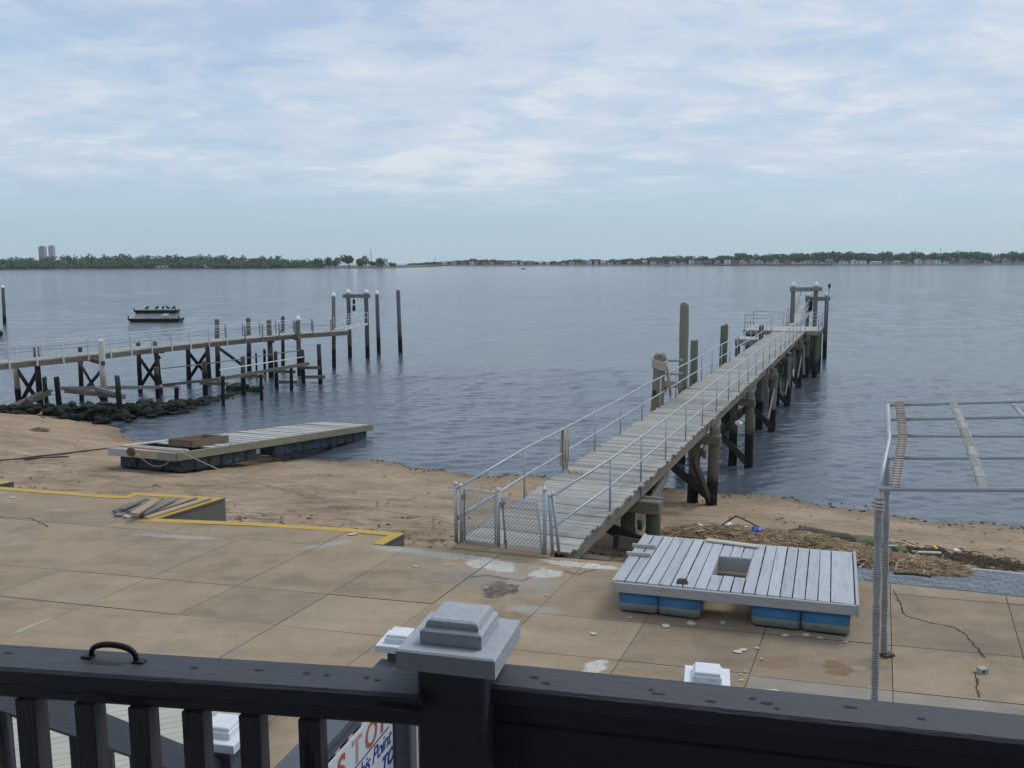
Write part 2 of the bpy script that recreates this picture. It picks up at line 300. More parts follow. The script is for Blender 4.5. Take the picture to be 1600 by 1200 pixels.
# ------------------------------------------------------------------ object helpers
WM = {}
def link(name, data, mw, parent=None):
    o = bpy.data.objects.new(name, data); COL.objects.link(o); WM[o] = mw
    if parent is not None:
        o.parent = parent; o.matrix_basis = WM[parent].inverted() @ mw
    else: o.matrix_basis = mw
    return o
def tag(o, label=None, cat=None, group=None, kind=None):
    for k, v in (('label', label), ('category', cat), ('group', group), ('kind', kind)):
        if v: o[k] = v
    return o
def thing(name, loc, label, cat, group=None):
    return tag(link(name, None, Matrix.Translation(Vector(loc))), label, cat, group)
class MB:
    def __init__(s): s.v = []; s.f = []
    def add(s, vs, fs):
        k = len(s.v); s.v += [tuple(v) for v in vs]; s.f += [tuple(i + k for i in f) for f in fs]
    def box(s, c, sx, sy, sz, rot=0.0):
        c = Vector(c); q = Matrix.Rotation(rot, 3, 'Z')
        s.add([c + q @ Vector((x * sx / 2, y * sy / 2, z * sz / 2)) for x in (-1, 1) for y in (-1, 1) for z in (-1, 1)],
              [(0, 1, 3, 2), (4, 6, 7, 5), (0, 4, 5, 1), (2, 3, 7, 6), (0, 2, 6, 4), (1, 5, 7, 3)])
    def bar(s, p0, p1, w_, h_, up=(0, 0, 1)):
        p0 = Vector(p0); p1 = Vector(p1); d = (p1 - p0).normalized(); u = Vector(up)
        if abs(d.dot(u)) > .98: u = Vector((0, 1, 0))
        a = d.cross(u).normalized() * w_ / 2; b = a.cross(d).normalized() * h_ / 2
        s.add([p + i * a + j * b for p in (p0, p1) for i, j in ((-1, -1), (1, -1), (1, 1), (-1, 1))],
              [(3, 2, 1, 0), (4, 5, 6, 7), (0, 1, 5, 4), (1, 2, 6, 5), (2, 3, 7, 6), (3, 0, 4, 7)])
    def tube(s, pts, r, n=8, cap=True):
        pts = [Vector(p) for p in pts]; rr = r if isinstance(r, (list, tuple)) else [r] * len(pts)
        k = len(s.v); pa = None
        for i, p in enumerate(pts):
            d = (pts[min(i + 1, len(pts) - 1)] - pts[max(i - 1, 0)])
            d = d.normalized() if d.length > 1e-9 else Vector((0, 0, 1))
            if pa is None:
                pa = d.cross(Vector((0, 0, 1)) if abs(d.z) < .9 else Vector((1, 0, 0))).normalized()
            a = (pa - d * pa.dot(d)).normalized(); pa = a; b = d.cross(a)
            for j in range(n):
                t = 2 * math.pi * j / n; s.v.append(tuple(p + (a * math.cos(t) + b * math.sin(t)) * rr[i]))
        for i in range(len(pts) - 1):
            for j in range(n):
                s.f.append((k + i * n + j, k + i * n + (j + 1) % n, k + (i + 1) * n + (j + 1) % n, k + (i + 1) * n + j))
        if cap:
            s.f.append(tuple(k + j for j in reversed(range(n)))); e = k + (len(pts) - 1) * n; s.f.append(tuple(e + j for j in range(n)))
    def mesh(s, name, m, origin=(0, 0, 0), smooth=False):
        me = bpy.data.meshes.new(name); o = Vector(origin)
        me.from_pydata([tuple(Vector(v) - o) for v in s.v], [], s.f); me.materials.append(m)
        if smooth: me.polygons.foreach_set('use_smooth', [True] * len(me.polygons))
        me.update(); return me
    def build(s, name, m, parent=None, origin=None, smooth=False):
        if origin is None: origin = WM[parent].translation if parent is not None else (0, 0, 0)
        return link(name, s.mesh(name, m, origin, smooth), Matrix.Translation(Vector(origin)), parent)
_cache = {}
def boxmesh(l, w_, h_, m, c=.006, key=''):
    k = (round(l, 2), round(w_, 3), round(h_, 3), m.name, c, key)
    if k not in _cache:
        bm = bmesh.new(); bmesh.ops.create_cube(bm, size=1); bmesh.ops.scale(bm, vec=(k[0], w_, h_), verts=bm.verts)
        if c: bmesh.ops.bevel(bm, geom=list(bm.edges), offset=c, segments=1, affect='EDGES')
        me = bpy.data.meshes.new('beam_mesh'); bm.to_mesh(me); bm.free(); me.materials.append(m); _cache[k] = me
    return _cache[k]
def frame(p0, p1, up=(0, 0, 1)):
    p0 = Vector(p0); p1 = Vector(p1); d = (p1 - p0).normalized(); u = Vector(up)
    if abs(d.dot(u)) > .98: u = Vector((0, 1, 0))
    y = u.cross(d).normalized(); z = d.cross(y)
    m = Matrix((d, y, z)).transposed().to_4x4(); m.translation = (p0 + p1) / 2; return m
def beam(name, p0, p1, w_, h_, m, parent, up=(0, 0, 1), c=.006, twist=0.0):
    mw = frame(p0, p1, up)
    if twist: mw = mw @ Matrix.Rotation(twist, 4, 'X')
    return link(name, boxmesh((Vector(p1) - Vector(p0)).length, w_, h_, m, c), mw, parent)
def pipe(name, pts, r, m, parent, n=8):
    b = MB(); b.tube(pts, r, n); return b.build(name, m, parent, smooth=True)
def pilemesh(base, top, r, n=14, flat=True):
    b = MB(); base = Vector(base); top = Vector(top); k = 9; pts = []; rr = []
    for i in range(k):
        t = i / (k - 1); p = base.lerp(top, t) + Vector((random.uniform(-1, 1), random.uniform(-1, 1), 0)) * r * .05
        pts.append(p); rr.append(r * (1.06 - .12 * t) * random.uniform(.97, 1.03))
    pts.append(top + Vector((0, 0, .012))); rr.append(rr[-1] * .9)
    b.tube(pts, rr, n)
    v = b.v
    for i in range(len(v)):                       # weathered, slightly lumpy section
        x = Vector(v[i]); q = mnoise.noise(x * 2.5) * r * .10; d = Vector((x.x - base.x, x.y - base.y, 0))
        if d.length > 1e-6: b.v[i] = tuple(x + d.normalized() * q)
    return b
def pile(name, base, top, r, m, parent):
    b = pilemesh(base, top, r); return b.build(name, m, parent, smooth=False)
def conecap(name, top, r, m, parent):
    b = MB(); top = Vector(top); b.tube([top + Vector((0, 0, -.10)), top + Vector((0, 0, .03)), top + Vector((0, 0, .05)), top + Vector((0, 0, .13 + r * .6)), top + Vector((0, 0, .16 + r * .75))], [r * 1.25, r * 1.32, r * 1.28, r * .5, .01], 12)
    return b.build(name, m, parent, smooth=True)
WZ = -3.0
def wpile(xt, yt, xb, yb, wpx, z=WZ):
    """pile from pixels: base on the water, top straight above (or leaning); returns base, top, radius"""
    b = P(xb, yb, z); t = D(xt, yt, b.y); return b, t, wpx / 2 * b.y / F

# ------------------------------------------------------------------ water
def water():
    r0 = np.concatenate([np.arange(19.0, 64.0, .11), 64 * (3300 / 64.0) ** np.linspace(0, 1, 190)])
    th = np.linspace(R(-52), R(52), 760)
    rr, tt = np.meshgrid(r0, th, indexing='ij')
    x = rr * np.sin(tt); y = rr * np.cos(tt); z = np.full_like(x, WZ)
    wr = np.random.default_rng(3)
    for i in range(46):
        lam = .42 * (9.0 / .42) ** (i / 45.0) * wr.uniform(.9, 1.1); k = 2 * math.pi / lam
        a = R(-76) + wr.normal() * .5; slope = .021 * (1.5 if lam < 1.1 else 1.15 if lam < 1.8 else .55 if lam < 3 else .38)
        amp = slope / k; ph = wr.uniform(0, 6.28)
        fade = np.clip((lam / (rr * .0011 + rr * rr * .00002) - 1.5) / 2.0, 0, 1)          # waves too small to resolve far away
        mod = .65 + .5 * np.sin(x * wr.uniform(-.1, .1) + y * wr.uniform(-.1, .1) + ph * 2)
        z += amp * mod * fade * np.sin(k * (math.cos(a) * x + math.sin(a) * y) + ph)
    nr, ntn = x.shape
    co = np.stack([x, y, z], -1).reshape(-1, 3)
    i = np.arange(nr * ntn).reshape(nr, ntn)
    f = np.stack([i[:-1, :-1], i[:-1, 1:], i[1:, 1:], i[1:, :-1]], -1).reshape(-1, 4)[:, ::-1]
    me = bpy.data.meshes.new('water'); me.vertices.add(len(co)); me.vertices.foreach_set('co', co.ravel())
    me.loops.add(f.size); me.loops.foreach_set('vertex_index', f.ravel().astype(np.int32))
    me.polygons.add(len(f)); me.polygons.foreach_set('loop_start', np.arange(0, f.size, 4, dtype=np.int32))
    me.polygons.foreach_set('use_smooth', np.ones(len(f), dtype=bool))
    me.update(calc_edges=True); me.materials.append(M_water)
    tag(link('water', me, Matrix.Identity(4)), kind='structure')
water()

# ------------------------------------------------------------------ beach
WL = [P(a, b, WZ) for a, b in ((-500, 612), (-200, 624), (60, 636), (120, 646), (155, 664), (215, 685), (330, 704), (460, 714), (580, 722), (720, 738), (850, 747), (1050, 760), (1110, 768), (1250, 785), (1400, 803), (1600, 826), (1900, 858))]
WLx = np.array([p.x for p in WL]); WLy = np.array([p.y for p in WL])
WLx = np.concatenate([[-90], WLx, [60]]); WLy = np.concatenate([[WLy[0] + 9], WLy, [WLy[-1] - 9]])
def sand_z(x, y):
    s = np.interp(x, WLx, WLy) - y
    s = s + .35 * np.sin(x * .9) * np.exp(-np.abs(s) / 3) + .2 * np.sin(x * 2.3 + 1) * np.exp(-np.abs(s) / 2)
    z = WZ + np.where(s < 9, .135 * s, 1.215 + .085 * (s - 9))
    return np.maximum(np.minimum(z, -.30), -4.6)
def sandp(x, y): return float(sand_z(np.array([x]), np.array([y]))[0])
def PS(px, py):                            # pixel -> point on the sand
    z = -1.5
    for _ in range(25):
        p = P(px, py, z); z = .5 * z + .5 * sandp(p.x, p.y)
    return P(px, py, z)
def beach():
    xs = np.linspace(-70, 40, 560); ys = np.linspace(7, 62, 330)
    X, Y = np.meshgrid(xs, ys); Z = sand_z(X, Y)
    vs = []
    for x, y, z in zip(X.ravel(), Y.ravel(), Z.ravel()):
        n = mnoise.fractal(Vector((x * 1.1, y * 1.1, 0)), 1.0, 2.1, 5) * .05 * (1 if z > -2.8 else .35)
        vs.append((x, y, z + n))
    a = len(xs); fs = [(j * a + i, j * a + i + 1, (j + 1) * a + i + 1, (j + 1) * a + i) for j in range(len(ys) - 1) for i in range(a - 1)]
    b = MB(); b.v = vs; b.f = fs
    tag(b.build('beach_sand', M_sand, smooth=True), kind='structure')
beach()

# ------------------------------------------------------------------ terrace of concrete slabs
EDGE_PX = [(-420, 728), (22, 752.5), (-14, 760), (182, 775), (197, 775), (211, 770), (352, 778), (246, 811), (400, 817), (545, 826), (632, 834), (598, 852), (714, 858), (851, 869), (967, 878), (1335, 906), (1600, 934), (2100, 985)]
EDGE = [P(a, b) for a, b in EDGE_PX]
B3 = (P(942, 1031), P(1600, 1101))
def terrace():
    root = tag(link('terrace', None, Matrix.Identity(4)), kind='structure')
    outline = [(p.x, p.y) for p in EDGE] + [(16, -9), (-22, -9)]
    bm = bmesh.new(); f = bm.faces.new([bm.verts.new((x, y, 0)) for x, y in outline])
    cuts = [((0, 872), (72, 850)), ((0, 925), (256, 834)), ((16, 996), (376, 842)), ((188, 1003), (496, 854)), ((432, 976), (620, 866)), ((637, 971), (725, 907)), ((805, 986), (901, 893)),
            ((975, 1021), (1008, 970)), ((1165, 1071), (1195, 987)), ((1391, 925), (1395, 1074)), ((1571, 930), (1582, 968)), ((-330, 900), (-120, 830)),
            ((0, 882), (640, 940)), ((0, 932), (592, 993)), ((0, 809), (620, 862)), ((942, 1031), (1600, 1101))]
    for a, c in cuts:
        p = P(*a); q = P(*c); d = (q - p).normalized()
        bmesh.ops.bisect_plane(bm, geom=list(bm.verts) + list(bm.edges) + list(bm.faces), plane_co=p, plane_no=(-d.y, d.x, 0))
    bm.faces.ensure_lookup_table()
    bd = (B3[1] - B3[0]).normalized()
    for f in bm.faces:
        pts = [v.co.copy() for v in f.verts]
        if f.normal.z < 0: pts.reverse()
        if f.calc_area() < .03: continue
        c = f.calc_center_median()
        # shrink by half a joint
        g_ = random.choice((.003, .0045, .006)); cl = []
        for k in range(len(pts)):                       # drop collinear points, then move every side inwards
            a, b_, d_ = pts[k - 1], pts[k], pts[(k + 1) % len(pts)]
            if abs((b_ - a).normalized().cross((d_ - b_).normalized()).z) > 2e-3: cl.append(b_)
        top = []
        for k in range(len(cl)):
            d0 = (cl[k] - cl[k - 1]).normalized(); d1 = (cl[(k + 1) % len(cl)] - cl[k]).normalized(); n0 = Vector((-d0.y, d0.x, 0)); n1_ = Vector((-d1.y, d1.x, 0)); mm = n0 + n1_
            top.append(cl[k] + mm * (g_ / max(.25, 1 + n0.dot(n1_))))
        n = len(top); dz = random.uniform(-.004, .004)
        vs = [(p.x, p.y, dz) for p in top] + [(p.x, p.y, -1.6) for p in top]
        fs = [tuple(range(n))] + [(i, i + n, (i + 1) % n + n, (i + 1) % n) for i in range(n)] + [tuple(range(2 * n - 1, n - 1, -1))]
        side = (c - B3[0]).cross(bd).z
        mb = MB(); mb.v = vs; mb.f = fs
        o = mb.build('slab', M_concgrey if (side > 0 and c.x > -.5) else M_conc, root, (c.x, c.y, 0))
        o.data.materials.append(M_wallgrey)
        for p in o.data.polygons:
            if abs(p.normal.z) < .5: p.material_index = 1
    bm.free()
    # dark bedding just under the joints
    b = MB(); b.add([(x * .999, y * .999 - .02, -.014) for x, y in outline], [tuple(reversed(range(len(outline))))]); b.build('bedding', M_dirt, root)
    # painted yellow margin along the edge
    def stripe(idx, wd=.20):
        pts = [EDGE[i] for i in idx]; inn = []
        for i, p in enumerate(pts):
            d0 = (pts[i] - pts[i - 1]).normalized() if i else None; d1 = (pts[i + 1] - pts[i]).normalized() if i < len(pts) - 1 else None
            ns = [Vector((d.y, -d.x, 0)) for d in (d0, d1) if d]
            n = sum(ns, Vector()) ; n = n.normalized(); k = wd / max(.35, n.dot(ns[0])); inn.append(p + n * min(k, wd * 2.2))
        for i in range(len(pts) - 1):
            a, b_, c, d = pts[i], pts[i + 1], inn[i + 1], inn[i]
            mb = MB(); mb.add([q + Vector((0, 0, .009)) for q in (a, b_, c, d)] + [q + Vector((0, 0, .0055)) for q in (a, b_, c, d)], [(3, 2, 1, 0), (0, 1, 5, 4), (1, 2, 6, 5), (2, 3, 7, 6), (3, 0, 4, 7)])
            mb.build('painted_edge', M_yellow, root)
    stripe([0, 1, 2], .16); stripe(list(range(2, 12)), .20)
    # cracks
    for line in (((1398, 922), (1404, 938), (1410, 955), (1416, 963), (1440, 970), (1470, 977), (1492, 981), (1510, 993), (1520, 1006), (1530, 1018), (1540, 1028)), ((1522, 1050), (1528, 1065), (1526, 1078), (1531, 1091)),
                 ((736, 902), (760, 899), (790, 904), (815, 907), (838, 901)), ((0, 808), (50, 811), (66, 818), (75, 824)), ((880, 893), (905, 897), (930, 890))):
        pts = []
        for (a, c), (a2, c2) in zip(line, line[1:]):
            p, q = P(a, c, .0), P(a2, c2, .0)
            for i in range(5):
                s = p.lerp(q, i / 5); pts.append(s + Vector((random.uniform(-1, 1), random.uniform(-1, 1), 0)) * .018)
        pts.append(P(*line[-1], 0.0)); mb = MB(); vs = []
        for i, p in enumerate(pts):
            d = (pts[min(i + 1, len(pts) - 1)] - pts[max(0, i - 1)]).normalized(); n = Vector((-d.y, d.x, 0)) * random.uniform(.004, .010)
            vs += [p + n + Vector((0, 0, .0075)), p - n + Vector((0, 0, .0075))]
        mb.add(vs, [(2 * i, 2 * i + 1, 2 * i + 3, 2 * i + 2) for i in range(len(pts) - 1)]); mb.build('crack', M_crack, root)
terrace()

# paver ramp down to the sand
def ramp_pavers():
    a = P(1322, 904.5); u = (EDGE[16] - EDGE[15]).normalized(); v = Vector((-u.y, u.x, 0)); root = tag(link('boat_ramp', None, Matrix.Translation(a)), kind='structure')
    dv = Vector((v.x, v.y, -.17)).normalized(); nrm = u.cross(dv)
    bl, bw, g = .245, .19, .014
    mb = MB(); q = a + dv * .02
    mb.add([q, q + u * 6.2, q + u * 6.2 + dv * 2.5, q + dv * 2.5] + [x - Vector((0, 0, 1.0)) for x in (q, q + u * 6.2, q + u * 6.2 + dv * 2.5, q + dv * 2.5)], [(0, 1, 2, 3), (0, 4, 5, 1), (1, 5, 6, 2), (2, 6, 7, 3), (3, 7, 4, 0), (7, 6, 5, 4)])
    mb.build('mortar_bed', M_joint, root)
    me = boxmesh(bl - g, bw - g, .05, M_block, .006)
    R3 = Matrix((u, dv, nrm)).transposed().to_4x4()
    for j in range(12):
        for i in range(25):
            c = a + u * ((i + .5 + .5 * (j % 2)) * bl) + dv * ((j + .5) * bw + .03) + nrm * (-.012 + random.uniform(-.003, .003))
            mw = R3.copy(); mw.translation = c
            link('paver', me, mw, root)
ramp_pavers()

# ------------------------------------------------------------------ right pier
PO = P(720, 842, 0); PA = ((P(1203, 520) - PO).normalized() + (P(1262.6, 519) - P(897, 871)).normalized()); PA.z = 0; PA.normalize()
PB = Vector((PA.y, -PA.x, 0))
PW = sum(((P(x, y) - PO).dot(PB)) for x, y in ((955, 807.5), (1082, 683), (1158, 608))) / 3
def pp(s, t, z=0.0): return PO + PA * s + PB * t + Vector((0, 0, z))
def pier_s(px, py): return (P(px, py) - PO).dot(PA)
S_END = pier_s(1262, 519)
def stanchion(root, base, h, m, n=8, flange=True):
    b = MB(); b.tube([base, base + Vector((0, 0, h))], .021, n); o = b.build('rail_post', m, root, smooth=True)
    if flange:
        f = MB(); f.tube([base, base + Vector((0, 0, .012))], .055, 10); f.build('flange', m, o)
    return o
def right_pier():
    root = thing('timber_pier', pp(0, 0, 0), 'long grey timber pier with pipe handrails running out from the chain-link gate', 'pier')
    n = int(S_END / .198)
    for i in range(n):
        s = (i + .5) * .198; l = PW + random.uniform(-.03, .09); sh = random.uniform(-.03, .03)
        zz_ = random.uniform(-.007, .007); sk = random.uniform(-.009, .009)
        beam('plank', pp(s - sk, PW / 2 - l / 2 + sh, -.022 + zz_), pp(s + sk, PW / 2 + l / 2 + sh, -.022 + zz_ + random.uniform(-.006, .006)), .186 + random.uniform(-.006, .004), .045, M_plank, root)
    bents = [0.9] + [pier_s(x, y) for x, y in ((1005, 757), (1105, 662), (1166, 608), (1205, 572), (1230, 548), (1250, 530))] + [S_END - .4]
    seg = [0] + bents[1:] + [S_END]
    for t in (.10, PW / 2, PW - .06):
        for a, c in zip(seg, seg[1:]):
            o = .02 * random.uniform(-1, 1)
            beam('stringer', pp(a + .01, t + o, -.185), pp(c - .01, t + o, -.185), .09, .27, M_beam if t > 0.2 else M_beamgrey, root, c=.01)
    for i, s in enumerate(bents):
        zt = -.33
        beam('pile_cap', pp(s, -.30, zt - .15), pp(s, PW + .42, zt - .15), .26, .28, M_beam, root, c=.02)
        if i > 0: beam('pile_cap', pp(s + .36, -.30, zt - .15), pp(s + .36, PW + .38, zt - .15), .14, .26, M_beamgrey, root, c=.02)
        for t, top in ((.2, -.62), (PW - .35, -.62), (PW + .22, -.12 if i > 1 else -.6)):
            if i == 0 and t > PW: continue
            m = M_pilegreen if (i in (1, 5) or t < 1) else M_pile
            ss = s + .18
            bx = pp(ss, t); zb = min(sandp(bx.x, bx.y), WZ) - .8 if i > 1 else sandp(bx.x, bx.y) - .6
            if i in (1, 2): zb = sandp(bx.x, bx.y) - .4
            pile('pile', pp(ss + .1 * random.uniform(-1, 1), t + .06 * random.uniform(-1, 1), zb), pp(ss, t, top), .165, m, root)
        if i > 0:
            zg = max(WZ, sandp(pp(s, 1).x, pp(s, 1).y)) + .15
            beam('cross_brace', pp(s + .02, .1, -.7), pp(s + .02, PW + .25, zg), .09, .24, M_wetbeam, root, c=.01)
            if i in (3, 4, 5, 6): beam('cross_brace', pp(s + .38, PW + .1, -.75), pp(s + .38, .2, zg), .09, .22, M_beam, root, c=.01)
            if 1 <= i < len(bents) - 1:
                beam('sway_brace', pp(s + .25, PW - .1, -1.0), pp(min(s + 3.0, bents[i + 1]), PW - .1, -.42), .10, .24, M_beamgrey, root, c=.01)
            if i in (1, 2): beam('sway_brace', pp(s - 2.2, PW + .05, -.62), pp(s + .1, PW + .12, zg - .05), .12, .26, M_wetbeam, root, c=.015)
    # splintered hanging boards below the outer bents
    for i in (4, 5, 6):
        for k in range(4):
            s = bents[i] + random.uniform(-.9, .8); t = PW + random.uniform(-.1, .42)
            beam('hanging_board', pp(s, t, -.35), pp(s + random.uniform(-.25, .25), t + random.uniform(-.1, .1), random.uniform(-1.2, -2.2)), .14, .045, M_beamgrey, root)
        beam('sway_brace', pp(bents[i] - 2.0, PW + .3, -2.1), pp(bents[i] + .4, PW + .3, -.9), .06, .16, M_beamgrey, root)
    pipe('loose_pipe', [pp(bents[3] + 3.0, PW + .2, WZ + .75), pp(bents[3] + 3.3, PW + 2.2, WZ + .72)], .03, M_galvdark, root)
    # handrails
    for side, t, s0 in ((0, .07, 0.0), (1, PW - .07, pier_s(860, 862) )):
        ss = []; s = pier_s(956, 798) if side else pier_s(914, 705) - 2 * 2.42
        while s < S_END - 1.0:
            if s > .8: ss.append(s)
            s += 2.42
        for s in ss: stanchion(root, pp(s, t, 0), 1.0, M_galv)
        for zr in (1.02, .48):
            pts = [(P(717, 848) if not side else P(858, 868) + Vector((.05, .12, 0))) + Vector((0, 0, zr - .05))] + [pp(s, t + random.uniform(-.012, .012), zr + random.uniform(-.012, .012)) for s in ss] + [pp(S_END - .3, t, zr)]
            pipe('handrail', pts, .024, M_galv, root)
    # end platform, wider than the pier
    S0, S1, T0, T1 = S_END, S_END + 4.6, -2.0, PW + .95
    k = int((S1 - S0) / .2)
    for i in range(k):
        s = S0 + (i + .5) * .2; beam('platform_plank', pp(s, T0, .03), pp(s, T1, .03), .186, .045, M_dockplank, root)
    for s in (S0 + .06, S0 + 2.3, S1 - .1):
        beam('platform_joist', pp(s, T0, -.12), pp(s, T1, -.12), .12, .24, M_beamgrey, root)
    beam('platform_fascia', pp(S0 - .03, PW + .12, -.06), pp(S0 - .03, T1, -.06), .04, .30, M_dockside, root)
    beam('platform_fascia', pp(S0, T1 + .03, -.06), pp(S1, T1 + .03, -.06), .04, .30, M_beam, root)
    for s in (S0 + .35, S0 + 2.3, S1 - .35):
        for t in (T0 + .3, PW * .35, PW + .1, T1 - .22):
            pile('pile', pp(s, t, WZ - 1), pp(s, t, -.2), .17, M_pilegreen, root)
    beam('cross_brace', pp(S0 + .15, PW + .1, -.5), pp(S0 + .15, T1 - .1, -2.6), .06, .2, M_wetbeam, root)
    def rails(pts, zs=(1.02, .5)):
        for a, c in zip(pts, pts[1:]):
            kk = max(1, round((c - a).length / 1.6))
            for i in range(kk + 1): stanchion(root, a.lerp(c, i / kk), 1.0, M_galv, 6, False)
            for z in zs: pipe('handrail', [a + Vector((0, 0, z)), c + Vector((0, 0, z))], .024, M_galv, root, 6)
    rails([pp(S0 + .1, PW + .05, .05), pp(S0 + .1, T1 - .08, .05), pp(S1 - .1, T1 - .08, .05), pp(S1 - .1, PW + .2, .05)])
    rails([pp(S1 - .1, PW * .5 - .8, .05), pp(S1 - .1, T0 + .1, .05), pp(S0 + .1, T0 + .1, .05), pp(S0 + .1, -.1, .05)])
    # lower landing beside the platform on its left
    for i in range(7): beam('landing_plank', pp(S0 - 3.4 + i * .3, -2.0, -.30), pp(S0 - 3.4 + i * .3, -.15, -.30), .27, .05, M_dockplank, root)
    beam('landing_fascia', pp(S0 - 3.58, -2.0, -.48), pp(S0 - 3.58, -.1, -.48), .05, .36, M_beamgrey, root)
    for t in (-1.85, -.4): pile('pile', pp(S0 - 3.3, t, WZ - 1), pp(S0 - 3.3, t, -.3 if t < -1 else .55), .16, M_piledark, root)
    # left-hand fender ladder between two piles
    return root
PIER = right_pier()

def gangway():
    a = pp(S_END + 4.6, PW * .5 - .1, .10); c = a + PA * 10.5 + PB * .05 + Vector((0, 0, .85)); root = thing('gangway', a, 'narrow railed gangway hoisted up beyond the right pier platform', 'gangway')
    d = (c - a); k = 26
    for i in range(k):
        p = a + d * ((i + .5) / k); beam('tread', p - PB * .48, p + PB * .48, .36, .04, M_dockplank, root, up=d.cross(PB))
    for t in (-.52, .52):
        beam('side_beam', a + PB * t, c + PB * t, .05, .2, M_galv, root)
        for i in range(9):
            p = a + d * (i / 8) + PB * t; pipe('rail_post', [p, p + Vector((0, 0, 1.05))], .022, M_galv, root, 6)
        for z in (1.05, .55): pipe('handrail', [a + PB * t + Vector((0, 0, z)), c + PB * t + Vector((0, 0, z))], .024, M_galv, root, 6)
    return c
GW_END = gangway()

def gallows(name, label, base0, base1, ztop, ext, m, capm=M_whitepaint, rad=.16, beamz=-.28, group='gallows frames'):
    root = thing(name, (base0 + base1) / 2, label, 'gallows frame', group)
    for b in (base0, base1):
        pile('post', Vector((b.x, b.y, WZ - 1)), Vector((b.x, b.y, ztop)), rad, m, root); conecap('post_cap', (b.x, b.y, ztop), rad, capm, root)
    d = (base1 - base0); d.z = 0; d.normalize(); off = Vector((-d.y, d.x, 0)); off = off if off.y < 0 else -off
    beam('cross_beam', Vector((base0.x, base0.y, ztop + beamz)) - d * ext + off * (rad + .06), Vector((base1.x, base1.y, ztop + beamz)) + d * ext + off * (rad + .06), .14, .30, M_beamgrey, root)
    return root
yg = pp(S_END + 5.6, 0).y
g0, g1 = D(1237.5, 500, yg), D(1273, 500, yg + .3)
ga = gallows('gallows_frame', 'taller timber gallows frame with white cone caps at the right pier end', g0, g1, D(1237, 446, yg).z, .35, M_pilegrey)
yg2 = yg + 5
h0, h1 = D(1261, 500, yg2), D(1290.5, 500, yg2 - .3)
gb = gallows('gallows_frame', 'lower gallows frame behind the taller one, right pier end', h0, h1, D(1261, 461, yg2).z, .22, M_pilegrey)
def tackle(name, label, top, bot, kinds):
    root = thing(name, bot, label, 'hoist')
    pipe('rope', [top, bot + Vector((0, 0, .3))], .018, M_sling, root, 5)
    L_ = (top - bot).length
    for f, s in kinds:
        p = top.lerp(bot, f); b = MB(); b.tube([p + Vector((0, 0, .22 * s)), p + Vector((0, 0, .12 * s)), p - Vector((0, 0, .12 * s)), p - Vector((0, 0, .22 * s))], [.03 * s, .11 * s, .11 * s, .03 * s], 8); b.build('pulley_block', M_sling, root, smooth=True)
    b = MB(); b.tube([bot + Vector((0, 0, .25)), bot + Vector((0, 0, .08)), bot + Vector((.08, 0, 0)), bot + Vector((.02, 0, -.08)), bot + Vector((-.07, 0, -.02))], .02, 6); b.build('hook', M_sling, root)
bt = D(1252, 450, yg - .2)
for k, (px, t) in enumerate(((1244, -.52), (1258, .52))):
    tag(pipe('hoist_rope', [bt, GW_END + PB * t + Vector((0, 0, .9))], .022, M_sling, None, 5), ('left' if k == 0 else 'right') + ' hoisting rope from gallows beam to the gangway tip', 'rope')
tackle('hoist_tackle', 'dark pulley tackle hanging beside the lower gallows frame', D(1268, 463, yg2 - .4), D(1266, 484, yg2 - .4), ((.55, 1.3), (.85, 1.4)))
pb_, pt_ = pp(S_END + 2.5, PW + 1.05, -.3), D(1296, 446, pp(S_END + 2.5, PW + 1.05).y)
o = thing('antenna_pole', pb_, 'thin dark pole leaning at the right edge of the pier platform', 'pole')
pipe('pole', [pb_, pt_], .035, M_galvdark, o); b = MB(); b.tube([pt_ - Vector((0, 0, .2)), pt_, pt_ + Vector((0, 0, .12))], [.05, .10, .07], 8); b.build('pole_head', M_sling, o, smooth=True)

# mooring piles beside the right pier
def side_pile(px_top, py_top, px_edge, py_edge, wpx, m, label, tb=-.32, zb=WZ - 1):
    s = pier_s(px_edge, py_edge); c = pp(s, tb); top = D(px_top, py_top, c.y); r = wpx / 2 * c.y / F
    rr = tag(pile('mooring_pile', Vector((c.x, c.y, zb)), top, r, m, None), label, 'pile', 'mooring piles beside the right pier'); return c, top, r
c1_, t1_, r1_ = side_pile(1031, 556, 1024, 632, 20, M_pile, 'short fat pile with rope wound round its head beside the right pier')
c2_, t2_, r2_ = side_pile(1070, 477, 1069, 603, 14.5, M_pile, 'tallest mooring pile standing on the left side of the right pier')
c3_, t3_, r3_ = side_pile(1085, 532, 1084, 592, 12.5, M_pilegreen, 'short green pile just behind the tallest pile beside the right pier')
c4_, t4_, r4_ = side_pile(1132, 509, 1130, 563, 12.5, M_pilegreen, 'lone green pile halfway along the left side of the right pier')
